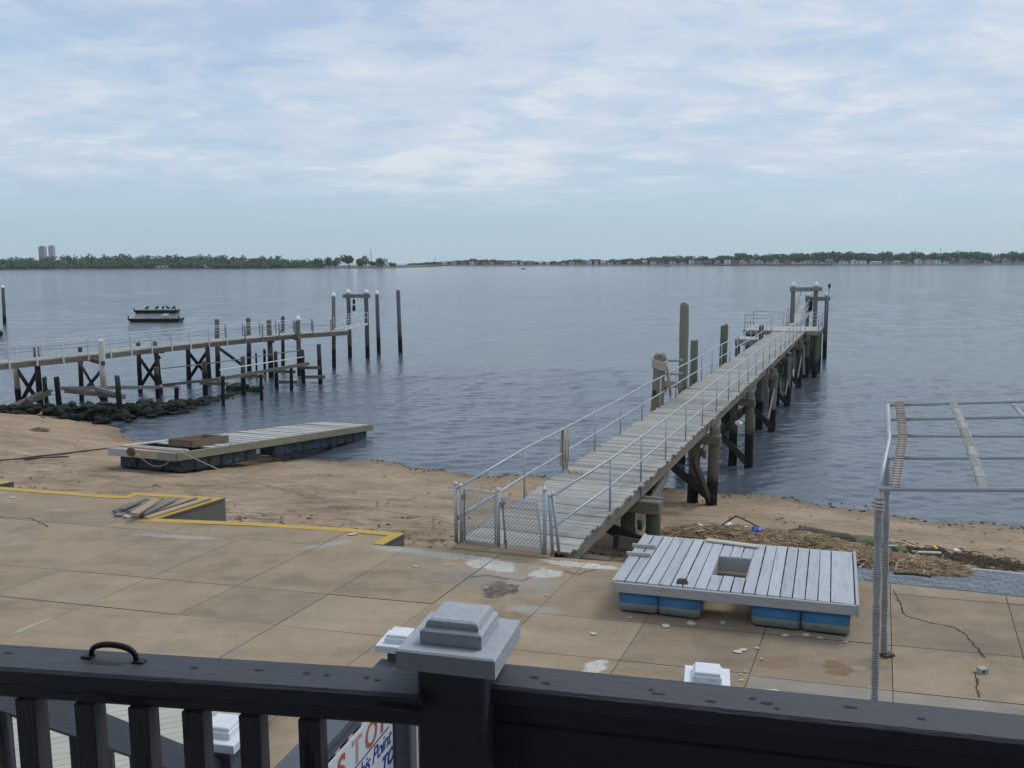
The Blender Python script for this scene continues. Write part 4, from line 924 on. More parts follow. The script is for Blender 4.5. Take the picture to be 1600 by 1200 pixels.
# ------------------------------------------------------------------ swim raft on the terrace
def raft():
    zt = .46; fl = P(952, 907, zt); fr = P(1333, 944, zt); bl = P(1008, 836, zt); br = P(1341, 861, zt)
    u = ((fr - fl) + (br - bl)).normalized(); ang = math.atan2(u.y, u.x) - R(1.3); u = Vector((math.cos(ang), math.sin(ang), 0))
    v = ((bl - fl) + (br - fr)).normalized(); ang2 = math.atan2(v.y, v.x); av = ang + R(90) ; av = .45 * av + .55 * ang2; v = Vector((math.cos(av), math.sin(av), 0))
    LU = (fr - fl).length; LV = ((bl - fl).length + (br - fr).length) / 2
    c0 = (fl + fr + bl + br) / 4 - u * LU / 2 - v * LV / 2; c0.z = 0
    def q(s, t, z): return c0 + u * s + v * t + Vector((0, 0, z))
    root = thing('swim_raft', q(LU / 2, LV / 2, 0), 'grey painted plank raft on blue floats with a square hole, on the terrace', 'raft')
    n = 20; pw = LU / n
    h0, h1, t0, t1 = 8, 11, LV * .28, LV * .66
    M3 = lambda p: (lambda m: (setattr(m, 'translation', p), m)[1])(Matrix((v, -u, Vector((0, 0, 1)))).transposed().to_4x4())
    for i in range(n):
        s = (i + .5) * pw; dz = random.uniform(-.004, .004)
        spans = [(.03, t0), (t1, LV - .03)] if h0 <= i < h1 else [(.03 + random.uniform(0, .015), LV - .03 - random.uniform(0, .02))]
        if i == n - 1: s -= .02
        for a, c in spans:
            wid = pw - .015 + random.uniform(-.006, .004)
            beam('plank', q(s, a, zt - .018 + dz), q(s + random.uniform(-.008, .008), c, zt - .018 + dz), wid, .036, M_raftwood, root, c=.004)
    for a, c in ((q(0, .0, zt - .085), q(LU, 0, zt - .072)), (q(0, LV, zt - .085), q(LU, LV, zt - .085))): beam('fascia', a, c, .045, .135, M_raftside, root)
    for s in (.01, LU + .012): beam('fascia', q(s, -.01, zt - .075), q(s, LV + .01, zt - .075), .04, .165, M_raftside if s < 1 else M_raftwood, root)
    for t in (t0 - .02, t1 + .02): beam('hatch_side', q(h0 * pw, t, zt - .13), q(h1 * pw, t, zt - .13), .035, .20, M_raftside, root)
    for s in (h0 * pw - .02, h1 * pw + .0): beam('hatch_side', q(s, t0, zt - .13), q(s, t1, zt - .13), .035, .20, M_raftside, root)
    for t in (.55, 1.3): beam('joist', q(.05, t, zt - .09), q(h0 * pw - .06, t, zt - .09), .05, .13, M_raftside, root); beam('joist', q(h1 * pw + .06, t, zt - .09), q(LU - .05, t, zt - .09), .05, .13, M_raftside, root)
    # two-lobed float drums
    def drum(s0, s1, t0_, t1_):
        bm = bmesh.new(); bmesh.ops.create_cube(bm, size=1)
        l, w_ = s1 - s0, t1_ - t0_; h_ = zt - .14
        for vv in bm.verts:
            k = .965 if vv.co.z < 0 else 1.0; vv.co = Vector((vv.co.x * l * k, vv.co.y * w_ * k, vv.co.z * h_))
        bmesh.ops.bevel(bm, geom=list(bm.edges), offset=.034, segments=3, affect='EDGES'); me = bpy.data.meshes.new('drum'); bm.to_mesh(me); bm.free(); me.materials.append(M_float)
        me.polygons.foreach_set('use_smooth', [True] * len(me.polygons))
        m = Matrix((u, v, Vector((0, 0, 1)))).transposed().to_4x4(); m.translation = q((s0 + s1) / 2, (t0_ + t1_) / 2, h_ / 2 + .002); link('float', me, m, root)
    for a, c in ((.06, .60), (.60, 1.17), (LU - 1.30, LU - .68), (LU - .68, LU - .07)):
        drum(a, c, .04, .92); drum(a, c, LV - .92, LV - .04)
    for t in (LV * .50, LV * .68): beam('cleat', q(-.05, t, zt + .028), q(.30, t + .02, zt + .028), .05, .055, M_raftside, root)
    o = MB(); p = q(.93, .12, zt + .002); o.add([p + Vector(x) for x in ((-.08, 0, 0), (.07, -.02, 0), (.09, .10, 0), (-.05, .12, 0), (-.07, .05, .05), (.06, .03, .055), (.06, .09, .05), (-.04, .10, .045))], [(3, 2, 1, 0), (4, 5, 6, 7), (0, 1, 5, 4), (1, 2, 6, 5), (2, 3, 7, 6), (3, 0, 4, 7)])
    tag(o.build('stone', M_rusty, None, p), 'small dark stone lying near the front edge of the raft', 'stone')
    beam_o = beam('loose_board', q(.98, LV - .10, zt + .022), q(1.78, LV - .22, zt + .022), .13, .028, M_palepaint, None); tag(beam_o, 'pale cream board lying along the back edge of the raft', 'board')
    return q
RQ = raft()

# ------------------------------------------------------------------ pipe canopy frame on the right
def canopy():
    yf = P(1367, 1132).y; A = D(1373, 764, yf); A0 = P(1366, 1132); yb = P(1381, 1024).y; Bk = D(1387, 633, yb); B0 = P(1381, 1024)
    ux = Vector((1, -.215, 0)).normalized(); LN = 5.0
    mid = D(1389.5, 686.5, (yf * .47 + yb * .53))
    root = thing('canopy_frame', A0, 'bare pipe canopy frame with rope-wrapped posts at the right', 'canopy frame')
    def cur(t):                                     # left edge from front to back, slightly kinked
        return A.lerp(mid, t * 2) if t < .5 else mid.lerp(Bk, t * 2 - 1)
    pipe('side_rail', [A - Vector((0, 0, .02)), A.lerp(mid, .5), mid, Bk], .026, M_galv, root)
    pipe('side_rail', [A + ux * LN, mid + ux * LN, Bk + ux * LN], .026, M_galv, root)
    d2 = ux + Vector((0, 0, -.012))
    for t, tgt in ((0, (1600, 765)), (.30, (1600, 715)), (.55, (1600, 681)), (.78, (1600, 651)), (1.0, (1600, 627))):
        p = cur(t); y_ = p.y + ux.y / ux.x * 2.2; e = D(*tgt, p.y - .215 * 2.0); dd = (e - p).normalized()
        pipe('purlin', [p + dd * (.0 if t in (0, 1) else .03), p + dd * LN], .025 if t == 0 else .020, M_galv, root)
    def strip(f, m, rungs):
        o_pts = []
        for i in range(12):
            t = i / 11; p = cur(t); o_pts.append((p, t))
        px = {0: ((1398, 766), (1405, 632)), 1: ((1537, 762), (1490, 628)), 2: ((1650, 700), (1577, 628))}[f]
        yA, yB = A.y - .215 * .1, Bk.y - .215 * .1
        off0 = (D(*px[0], A.y - (.03 if f == 0 else .25)) - A); off1 = (D(*px[1], Bk.y - (.03 if f == 0 else .2)) - Bk)
        off0.z = off1.z = 0
        pts = [cur(t / 10) + off0.lerp(off1, t / 10) + Vector((0, 0, .05)) for t in range(11)]
        if f == 1: pts = [pts[0].lerp(pts[-1], t / 10) + Vector((0, 0, .05 * math.sin(math.pi * t / 10))) for t in range(11)]
        for a, c in zip(pts, pts[1:]): 
            for s in (-.036, .036): beam('lath', a + ux * s, c + ux * s, .024, .026, m, root)
        if rungs:
            for i in range(len(pts) - 1):
                for k in range(4):
                    p = pts[i].lerp(pts[i + 1], k / 4); beam('rung', p - ux * .045 + Vector((0, 0, .016)), p + ux * .045 + Vector((0, 0, .016)), .055, .010, m, root)
        else:
            for a, c in zip(pts, pts[1:]): beam('lath', a + Vector((0, 0, .012)), c + Vector((0, 0, .012)), .065, .018, m, root)
    strip(0, M_stripwood, True); strip(1, M_plank, False)
    pipe('cross_pipe', [D(1578, 626, Bk.y - .2), D(1640, 700, A.y)], .022, M_galv, root)
    for base, top in ((A0, A), (B0, Bk)):
        o = pipe('post', [base, top], .024, M_galv, root)
        b = MB(); pts = []; Ls = (top - base).length; zt = .965 if base is A0 else .80; turns = 96; seg = 9
        a_ = (top - base)
        for i in range(turns * seg + 1):
            t = i / (turns * seg); an = 2 * math.pi * i / seg; wob = 1 + .10 * math.sin(t * 31) + .06 * math.sin(t * 77)
            pts.append(base + a_ * (.01 + t * (zt - .01)) + Vector((math.cos(an), math.sin(an), 0)) * .033 * wob)
        b.tube(pts, .0092, 5); b.build('rope_wrap', M_ropegrey, o, smooth=True)
    for e in (A + ux * LN, Bk + ux * LN): pipe('post', [Vector((e.x, e.y, .0)), e], .032, M_galv, root)
    b = MB(); t_ = A - Vector((0, 0, .10)); b.tube([t_ + Vector((math.cos(i * .7) * .06, math.sin(i * .7) * .06, -.004 * i)) for i in range(30)], .012, 5); b.build('rope_knot', M_rope, root)
    b = MB(); b.box(B0 + Vector((.03, -.02, .015)), .15, .10, .03, .4); b.build('base_plate', M_rusty, root)
M_ropegrey = mat('grey_wrapping_rope', (.36, .355, .335), .9, .25, 25, rnd=.05, bump=.3)
canopy()

# ------------------------------------------------------------------ wrack line and beach litter
def sticks(n, poly_fn, m, name, lmin, lmax, r, zf=0.0, hump=0.0):
    b = MB()
    for _ in range(n):
        x, y, h_ = poly_fn(); z = max(sandp(x, y), zf(x, y) if callable(zf) else -9) + h_
        l = random.uniform(lmin, lmax) / 2; a = random.gauss(-.25, .75); t = random.gauss(0, .16); d = Vector((math.cos(a) * math.cos(t), math.sin(a) * math.cos(t), math.sin(t))) * l
        c = Vector((x, y, z + random.uniform(0, .02))); wv = Vector((-d.y, d.x, 0)).normalized() * r * random.uniform(.6, 1.5); bend = Vector((random.gauss(0, .03), random.gauss(0, .03), .015))
        k = len(b.v); up = Vector((0, 0, r * 1.6))
        b.v += [tuple(q) for q in (c - d - wv, c - d + wv, c - d + up, c + bend - wv, c + bend + wv, c + bend + up, c + d - wv * .6, c + d + wv * .6, c + d + up * .6)]
        for i in (0, 3): b.f += [(k + i, k + i + 3, k + i + 5, k + i + 2), (k + i + 1, k + i + 2, k + i + 5, k + i + 4)]
    return b
RPa = P(1322, 904.5); RPu = (EDGE[16] - EDGE[15]).normalized(); RPv = Vector((-RPu.y, RPu.x, 0))
def ramp_z(x, y):
    q = Vector((x, y, 0)) - RPa; s, t = q.dot(RPu), q.dot(RPv)
    return -.17 * t + .01 if (0 < s < 6.2 and 0 < t < 2.5) else -9
W0 = [(1052, 836, .5), (1090, 837, 1.0), (1150, 843, 1.5), (1220, 853, 1.7), (1290, 862, 1.8), (1350, 870, 2.0), (1395, 876, 2.0), (1430, 881, 1.7), (1460, 886, 1.2), (1480, 890, .5)]
def wrack_pt():
    t = random.random() * (len(W0) - 1); i = min(int(t), len(W0) - 2); f = t - i
    px = W0[i][0] * (1 - f) + W0[i + 1][0] * f; py = W0[i][1] * (1 - f) + W0[i + 1][1] * f; sp = W0[i][2] * (1 - f) + W0[i + 1][2] * f
    p = PSc(px, py) if px < 1325 else P(px, py, -.22); sp = sp if px < 1325 else sp * .62; q = max(-1, min(1, random.gauss(0, .42))); lump = .5 + .5 * mnoise.noise(Vector((p.x * 1.3, (p.y + q) * 1.6, 0)))
    return p.x + random.gauss(0, .1), p.y + q * sp * .62, max(0, (1 - q * q)) * sp * .17 * random.uniform(.1, 1) * (.4 + lump)
_ps = {}
def PSc(px, py):
    k = (round(px / 8), round(py / 4))
    if k not in _ps: _ps[k] = PS(k[0] * 8, k[1] * 4)
    return _ps[k]
tag(sticks(11000, wrack_pt, M_reed, 'w', .12, .5, .011, ramp_z).build('reed_wrack', M_reed), 'tangle of dry brown reeds washed up behind the raft', 'reed debris', kind='stuff')
tag(sticks(1500, wrack_pt, M_reedpale, 'w3', .10, .4, .012, ramp_z).build('pale_reed_wrack', M_reedpale), 'paler bleached stalks scattered through the reed wrack', 'reed debris', kind='stuff')
def wrack_tail():
    t = random.random(); px = 1380 + 215 * t; py = 862 + 26 * t ** 1.3 + random.gauss(0, 4); p = PSc(px, py); return p.x + random.gauss(0, .25), p.y + random.gauss(0, .2), random.uniform(0, .10) * (1.1 - t)
tag(sticks(650, wrack_tail, M_weed, 'w2', .08, .3, .013, ramp_z).build('seaweed_wrack', M_weed), 'dark seaweed line along the sand edge at the right', 'seaweed', kind='stuff')
def litter():
    b = MB()
    def bit(p, s):
        k = random.randint(4, 6); vs = []
        for i in range(k):
            a = 2 * math.pi * i / k; vs.append(p + Vector((math.cos(a) * s * random.uniform(.5, 1.6), math.sin(a) * s * random.uniform(.4, .9), .004)))
        b.add(vs + [p + Vector((0, 0, s * .5))], [(i, (i + 1) % k, k) for i in range(k)])
    n = 0
    while n < 2300:
        px = random.uniform(-40, 1640); py = random.uniform(690, 900); p = PSc(px, py); x = p.x + random.gauss(0, .35); y = p.y + random.gauss(0, .35); z = sandp(x, y)
        if z < -2.95 or z > -.31: continue
        s = np.interp(x, WLx, WLy) - y; dens = .3 + (.9 if z > -1.5 else 0) + (.25 if s < 2.5 else 0); dens *= .35 + 1.2 * max(0, mnoise.noise(Vector((x * .35, y * .9, 4))) + .25)
        if random.random() > dens: continue
        bit(Vector((x, y, z + .02)), random.choice((.012, .018, .018, .025, .03, .045, .06))); n += 1
    return b
tag(litter().build('beach_litter', M_weed), 'dark scraps of weed and wood strewn on the sand', 'beach litter', kind='stuff')
def shore_pebbles():
    b = MB()
    for _ in range(420):
        x = random.uniform(-18, 16); y = np.interp(x, WLx, WLy); s = .35 * math.sin(x * .9) + .2 * math.sin(x * 2.3 + 1); y = y + s + random.gauss(-.25, .38); z = sandp(x, y); r_ = random.choice((.015, .02, .025, .03, .05))
        c = Vector((x, float(y), max(z, WZ - .03) + .02)); b.tube([c - Vector((0, 0, r_ * .5)), c + Vector((0, 0, r_ * .1)), c + Vector((0, 0, r_ * .55))], [r_ * .8, r_ * 1.2, r_ * .35], 5)
    return b
tag(shore_pebbles().build('shore_pebbles', M_log), 'line of dark pebbles and shells along the waterline', 'pebbles', kind='stuff')
# log, mossy slab, scraps
def logmesh(pts, rr, name, m, lab, cat):
    b = MB(); b.tube(pts, rr, 12)
    for i, v in enumerate(b.v):
        x = Vector(v); b.v[i] = tuple(x + Vector((mnoise.noise(x * 3), mnoise.noise(x * 3 + Vector((5, 0, 0))), mnoise.noise(x * 3 + Vector((0, 7, 0))))) * .05)
    tag(b.build(name, m, None, pts[0]), lab, cat)
l0, l1 = PS(1238, 851), PS(1345, 866)
logmesh([l0.lerp(l1, i / 6) + Vector((0, .25, .24)) for i in range(7)], [.07, .13, .15, .15, .14, .13, .10], 'driftwood_log', M_log, 'thick dark driftwood log lying behind the raft', 'log')
a = PS(1300, 848); c = PS(1412, 868); u = (c - a).normalized(); b = MB(); n = Vector((-u.y, u.x, 0))
vs = []
for i in range(9):
    t = i / 8; p = a.lerp(c, t); hgt = .30 * math.sin(math.pi * min(1, .12 + t * .85)) ** .5; wd = .34 + .1 * math.sin(t * 5)
    for dz, dn in ((-.15, -wd), (hgt * .75, -wd * .8), (hgt, .0), (hgt * .7, wd * .9), (-.15, wd)): vs.append(p + n * dn + Vector((0, 0, dz)) + Vector((mnoise.noise(p * 2 + Vector((dn, 0, dz))),) * 3) * .05)
b.add(vs, [(i * 5 + j, (i + 1) * 5 + j, (i + 1) * 5 + j + 1, i * 5 + j + 1) for i in range(8) for j in range(4)] + [(0, 1, 2, 3, 4), (44, 43, 42, 41, 40)])
tag(b.build('mossy_slab', M_moss, None, a, smooth=True), 'low green mossy slab half buried in sand behind the canopy post', 'rock')
def blob(name, p, s, m, lab, cat, flat=.7):
    bm = bmesh.new(); bmesh.ops.create_icosphere(bm, subdivisions=2, radius=s)
    for v in bm.verts: v.co *= 1 + .45 * mnoise.noise(v.co * (1.6 / s) + p); v.co.z *= flat
    me = bpy.data.meshes.new(name); bm.to_mesh(me); bm.free(); me.materials.append(m); tag(link(name, me, Matrix.Translation(p + Vector((0, 0, s * flat * .7))), None), lab, cat)
blob('plastic_jug', PS(1182, 845) + Vector((0, 0, .16)), .13, M_blue, 'blue plastic jug in the reeds behind the raft', 'jug', .8)
blob('plastic_bag', PS(1140, 833) + Vector((0, 0, .14)), .12, M_white, 'larger white plastic bag in the reeds left of the blue jug', 'bag', .6)
blob('plastic_bag', PS(1165, 838) + Vector((0, 0, .14)), .10, M_white, 'crumpled white bag in the reeds next to the blue jug', 'bag', .6)
blob('paper_scrap', PS(1092, 827) + Vector((0, 0, .05)), .10, M_white, 'pale scrap at the left end of the reed wrack', 'litter', .5)
blob('yellow_cup', PS(1461, 862) + Vector((0, 0, .05)), .055, M_yellowp, 'small yellow cup in the seaweed at the right', 'cup', .9)
blob('blue_bottle', PS(1388, 872) + Vector((0, 0, .12)), .06, M_blue, 'small blue bottle beside the canopy post', 'bottle', 1.2)
blob('plastic_bag', PS(1494, 864) + Vector((0, 0, .04)), .07, M_white, 'white scrap of plastic right of the yellow cup', 'litter', .5)
for k, (a, c, w_, lab) in enumerate((((1343, 857), (1372, 861), .10, 'short pale board in the reeds left of the canopy post'), ((1425, 869), (1470, 872), .12, 'long pale board lying on top of the paver ramp reeds'), ((1384, 866), (1402, 868), .09, 'broken pale board right of the canopy post'))):
    p, q = PS(*a), PS(*c); h_ = .20 if k != 1 else .10; tag(beam('drift_board', p + Vector((0, 0, h_)), q + Vector((0, 0, h_ + .02)), w_, .03, M_palepaint, None), lab, 'board')
p, q = PS(1128, 830), PS(1200, 838); b = MB(); b.tube([p + Vector((0, 0, .15)), p.lerp(q, .3) + Vector((0, 0, .42)), p.lerp(q, .6) + Vector((0, 0, .30)), q + Vector((0, 0, .1))], [.03, .025, .02, .012], 6); tag(b.build('drift_branch', M_log, None, p), 'bent bare branch arching over the reed wrack', 'branch')
p, q = P(1396, 899, -.05), P(1455, 904, -.02); b = MB(); b.tube([p + Vector((0, 0, .03)), p.lerp(q, .5) + Vector((0, 0, .05)), q + Vector((0, 0, .03))], [.018, .022, .015], 6); tag(b.build('drift_stick', M_cable, None, p), 'thin dark stick on the pavers below the reeds', 'stick')
def bird(loc, m, s, head, lab, cat='bird', group=None, upright=0.35):
    """small standing bird: one body mesh (tail, belly, breast, neck, head, beak), two legs"""
    root = thing('bird', loc, lab, cat, group); f = Vector((math.cos(head), math.sin(head), 0)); Z = Vector((0, 0, 1)); o = Vector(loc)
    def q(x, z): return o + f * x * s + Z * z * s
    b = MB(); b.tube([q(-.62, .34), q(-.40, .40), q(-.18, .50), q(.06, .58), q(.22, .66), q(.27, .80), q(.31, .92), q(.38, .93), q(.45, .91), q(.58, .89)], [.03, .07, .15, .19, .16, .095, .10, .10, .05, .012], 10)
    b.build('body', m, root, smooth=True); n = Vector((-f.y, f.x, 0))
    for k in (-1, 1):
        l = MB(); l.tube([q(.02, .48) + n * .07 * s * k, q(.0, .22) + n * .07 * s * k, q(.03, .0) + n * .07 * s * k, q(.14, .0) + n * .07 * s * k], .018 * s, 5); l.build('leg', M_rusty, root)
        wg = MB(); wg.tube([q(.14, .62) + n * .15 * s * k, q(-.15, .56) + n * .17 * s * k, q(-.48, .42) + n * .07 * s * k], [.04 * s, .07 * s, .02 * s], 6); wg.build('wing', m, root, smooth=True)
for i in (): pass
bird(PS(1253, 837), M_bird, .17, 2.6, 'small black bird standing on the sand behind the log')

# plank pile on the terrace
def plank_pile():
    spec = [((184, 806), (214, 786), .12, M_beamgrey, .03), ((196, 808), (236, 794), .12, M_dockplank, .03), ((180, 800), (210, 787), .11, M_piled2, .04), ((204, 800), (250, 779), .13, M_rustwood, .10), ((209, 803), (247, 780), .12, M_tanwood, .16),
            ((222, 803), (276, 778), .11, M_beamgrey, .09), ((212, 807), (305, 777), .11, M_tanwood, .03), ((228, 809), (327, 778), .11, M_tanwood, .03), ((190, 796), (228, 780), .10, M_beamgrey, .10)]
    lab = ('grey board at the lower left of the plank heap', 'pale board lowest in the plank heap', 'dark grey board at the left end of the plank heap', 'rust-brown board on top of the plank heap', 'brown board topmost in the plank heap', 'grey board behind the long tan boards in the heap', 'inner of the two long tan boards in the plank heap', 'outer long tan board nearest the yellow edge', 'short grey board at the back of the plank heap')
    for k, (a, c, w_, m, z) in enumerate(spec):
        p, q = P(*a, z), P(*c, z + .01); tag(beam('loose_plank', p, q, w_ * 1.25, .038, m, None, c=.003, twist=random.uniform(-.25, .25)), lab[k], 'plank', 'loose planks heaped on the terrace')
M_piled2 = M_beam
plank_pile()

# small things on the terrace
p = P(1535, 1051); o = MB(); o.box(p + Vector((0, 0, .03)), .10, .08, .06, .25); t = o.build('junction_box', M_raftside, None, p); tag(t, 'small pale metal box lying on the terrace at the right', 'box'); b = MB(); b.box(p + Vector((-.01, -.042, .03)), .035, .012, .025, .25); b.build('knockout', M_iron, t)
def chips():
    b = MB()
    for px, py, s in ((1039, 978, .11), (1080, 975, .09), (926, 991, .05), (1152, 1019, .07), (1163, 1017, .08), (1183, 1014, .04), (1227, 994, .06), (1258, 993, .06), (1281, 998, .05), (1336, 948, .05), (1321, 1004, .03), (985, 966, .03), (854, 931, .03), (700, 884, .04), (1157, 1055, .03), (1158, 1064, .03), (1205, 1081, .10), (1190, 1031, .03), (1164, 1050, .025), (650, 886, .04), (1190, 960, .05), (1128, 974, .05), (550, 835, .10), (20, 778, .1), (720, 861, .03)):
        p = P(px, py); k = 7; vs = [p + Vector((math.cos(i * .898) * s * random.uniform(.35, 1.25), math.sin(i * .898) * s * random.uniform(.25, 1.0), .008)) for i in range(k)]
        b.add(vs + [v + Vector((0, 0, .008)) for v in vs], [tuple(range(k, 2 * k))] + [(i, (i + 1) % k, k + (i + 1) % k, k + i) for i in range(k)])
    return b
tag(chips().build('paint_flakes', M_chip), 'scattered pale flakes of paint on the concrete', 'paint flakes', kind='stuff')

# ------------------------------------------------------------------ floats with birds out on the water
def far_float(px0, px1, py, lab, ph, birds):
    a, c = P(px0, py, WZ), P(px1, py - .3, WZ); u = (c - a).normalized(); n = Vector((-u.y, u.x, 0)); LN = (c - a).length
    root = thing('mooring_float', a, lab, 'float', 'dark floats moored out on the water'); W_ = 1.9
    for t in (0, W_): beam('side_beam', a + n * t + Vector((0, 0, .30)), c + n * t + Vector((0, 0, .30)), .14, .26, M_piledark, root)
    for i in range(12): p = a.lerp(c, (i + .5) / 12); beam('deck_board', p + Vector((0, 0, .44)) + n * -.05, p + n * (W_ + .05) + Vector((0, 0, .44)), LN / 12 - .05, .05, M_beam, root)
    for i in range(5): p = a.lerp(c, (i + .5) / 5) + n * W_ / 2; o = link('float_drum', boxmesh(LN / 5 - .15, W_ - .3, .55, M_rubber, .08), frame(p - u + Vector((0, 0, .10)), p + u + Vector((0, 0, .10))), root)
    for e in (a, c): beam('corner_post', e + Vector((0, 0, .2)), e + Vector((0, 0, .82)), .12, .12, M_piledark, root)
    for k, (f, m, hd, lb) in enumerate(birds):
        q = a.lerp(c, f) + n * .5 + Vector((0, 0, .465)); bird(q, m, .62, hd, lb, 'bird', 'birds resting on the floats')
far_float(210, 274.5, 489.5, 'farther dark float with a row of birds on it', 0, [(f, M_bird, h_, lb) for f, h_, lb in ((.28, .2, 'dark bird leftmost on the farther float'), (.52, .1, 'dark bird in the middle of the farther float'), (.67, 1.4, 'upright dark bird right of the middle of the farther float'), (.79, 3.0, 'dark bird second from the right on the farther float'), (.92, .3, 'rightmost dark bird on the farther float'))])
far_float(201, 279.5, 503.5, 'nearer dark float with a few pale gulls', 1, [(.67, M_gull, .4, 'pale gull, left one of the pair on the nearer float'), (.73, M_gull, .2, 'pale gull, right one of the pair on the nearer float')])

# ------------------------------------------------------------------ far shores
def crown_quads(c, rx, ry, rz, n, s, arr, r_):
    """leaf-clump faces scattered through a lumpy crown"""
    lobes = [(c + Vector((r_.uniform(-.5, .5) * rx, r_.uniform(-.5, .5) * ry, r_.uniform(-.35, .45) * rz)), r_.uniform(.45, .7)) for _ in range(6)]
    for _ in range(n):
        lc, k = lobes[int(r_.integers(0, 6))]; d = Vector((r_.normal(), r_.normal(), r_.normal())).normalized(); rad = r_.uniform(.65, 1.05)
        p = lc + Vector((d.x * rx * k, d.y * ry * k, d.z * rz * k)) * rad
        nn = (d + Vector((r_.normal(), r_.normal(), r_.normal())) * .45).normalized(); a = nn.orthogonal().normalized(); b = nn.cross(a); t = r_.uniform(0, 6.3); a, b = a * math.cos(t) + b * math.sin(t), b * math.cos(t) - a * math.sin(t)
        q = s * r_.uniform(.6, 1.3); k0 = len(arr.v)
        arr.v += [tuple(p - a * q), tuple(p + b * q * .7), tuple(p + a * q), tuple(p - b * q * .7)]; arr.f.append((k0, k0 + 1, k0 + 2, k0 + 3))
def shore_strip(name, pts, depth, zt, m):
    b = MB(); n = len(pts); vs = []
    for p in pts: vs += [Vector((p.x, p.y, WZ - .5)), Vector((p.x, p.y + 2, zt * .4 + WZ * .6)), Vector((p.x, p.y + 14, zt)), Vector((p.x * 1.0, p.y + depth, zt + 1.0))]
    b.add(vs, [(i * 4 + j, (i + 1) * 4 + j, (i + 1) * 4 + j + 1, i * 4 + j + 1) for i in range(n - 1) for j in range(3)]); tag(b.build(name, m), kind='structure')
def DX(px, y): return D(px, 410, y).x
YL = 985.0
left_line = [Vector((DX(px, YL + dy), YL + dy, 0)) for px, dy in ((-700, 90), (-300, 20), (0, 0), (120, -15), (250, 0), (400, 10), (520, -20), (600, 5), (640, 60), (668, 150))]
shore_strip('left_headland', left_line, 420, -2.2, M_shore)
def woodland():
    r_ = np.random.default_rng(5); b = MB()
    prof = [(-60, 404), (0, 402.5), (60, 400), (120, 399), (165, 396.5), (230, 397.5), (300, 397.5), (350, 398), (385, 400), (430, 399.5), (460, 404), (500, 405.5)]
    px0 = np.array([p[0] for p in prof]); py0 = np.array([p[1] for p in prof])
    for row, (dy, sc) in enumerate(((14, .34), (26, .55), (50, .8), (85, 1.0))):
        x = -130.0
        while x < 505:
            y = YL + dy + r_.uniform(-14, 14); top = D(x, float(np.interp(x, px0, py0)) + r_.uniform(-.8, 1.6), y).z
            hgt = (top + 2.2) * sc * r_.uniform(.88, 1.05); rx = r_.uniform(4.5, 7.5) * (.6 + .4 * sc); c = Vector((DX(x, y), y, -2.2 + hgt * .5))
            crown_quads(c, rx, rx, hgt * .55, 190, 1.25, b, r_); b.tube([Vector((c.x, c.y, -1.5)), Vector((c.x, c.y, c.z))], [.4, .25], 5, False)
            x += rx * 1.25 * F / y
    tag(b.build('woodland', M_leaf), 'dark green wood covering the low headland at the left', 'woodland', kind='stuff')
woodland()
TREES = []
def tree_meshes():
    for i in range(6):
        r_ = np.random.default_rng(50 + i); b = MB(); crown_quads(Vector((0, 0, .56)), .50 + .05 * (i % 3), .52, .47, 420, .085, b, r_); cm = b.mesh('crown_mesh', M_leaf)
        t = MB(); t.tube([Vector((0, 0, -.03)), Vector((.01, 0, .25)), Vector((0, .01, .6))], [.035, .028, .015], 6); 
        for k in range(4):
            a = k * 1.6 + i; t.tube([Vector((0, 0, .3)), Vector((math.cos(a) * .2, math.sin(a) * .2, .6))], [.016, .006], 4, False)
        TREES.append((cm, t.mesh('trunk_mesh', M_trunk)))
tree_meshes()
def tree(px, ytop, y, wide, lab, group, ground=-2.4):
    top = D(px, ytop, y); hgt = top.z - ground; k = random.randrange(6); wd = wide * y / F
    root = thing('shore_tree', (top.x, y, ground), lab, 'tree', group); sc = Matrix.Translation(Vector((top.x, y, ground))) @ Matrix.Rotation(random.uniform(0, 6.3), 4, 'Z') @ Matrix.Diagonal((wd, wd, hgt, 1))
    link('crown', TREES[k][0], sc, root); link('trunk', TREES[k][1], sc, root)
for px, yt, y, wd, lab in ((497, 403.5, 1000, 16, 'leftmost of the separate trees past the wood, left headland'), (513, 402, 990, 17, 'second separate tree past the wood, left headland'), (524, 401, 1000, 14, 'third separate tree past the wood, left headland'), (545, 398.5, 985, 26, 'broad round tree, largest near the tip of the left headland'), (565, 399, 995, 21, 'round tree left of the thin mast, left headland'), (595, 403, 995, 20, 'last round tree at the tip of the left headland'), (583, 408, 1010, 16, 'low tree under the thin mast, left headland'), (612, 409, 1030, 12, 'small bush at the very tip of the left headland')):
    tree(px, yt, y, wd, lab, 'trees on the headland tip')
# towers far behind the wood
def tower(px0, px1, ytop, y, lab, nw):
    a, c = D(px0, 400, y), D(px1, 400, y); zt = D((px0 + px1) / 2, ytop, y).z; w_ = (c - a).length; mid = (a + c) / 2; root = thing('tower_block', (mid.x, y, -3), lab, 'tower block', 'far tower blocks')
    b = MB(); b.box((mid.x, y + 9, (zt - 3) / 2), w_, 18, zt + 3); b.build('wall', M_tower, root); b = MB(); b.box((mid.x, y + 9, zt + 1.5), w_ * .5, 8, 3); b.build('roof_house', M_tower, root)
    for i in range(nw):
        for f in range(9):
            q = MB(); q.box((mid.x - w_ / 2 + (i + .5) * w_ / nw, y - .06, zt - 3 - f * 6.0), w_ / nw * .5, .1, 2.4); q.build('window', M_glass, root)
tower(60.5, 69, 385.5, 2900, 'left tower block, the wider one, rising behind the left wood', 3); tower(76, 82.5, 384.5, 3000, 'right tower block, the slimmer one, rising behind the left wood', 2)
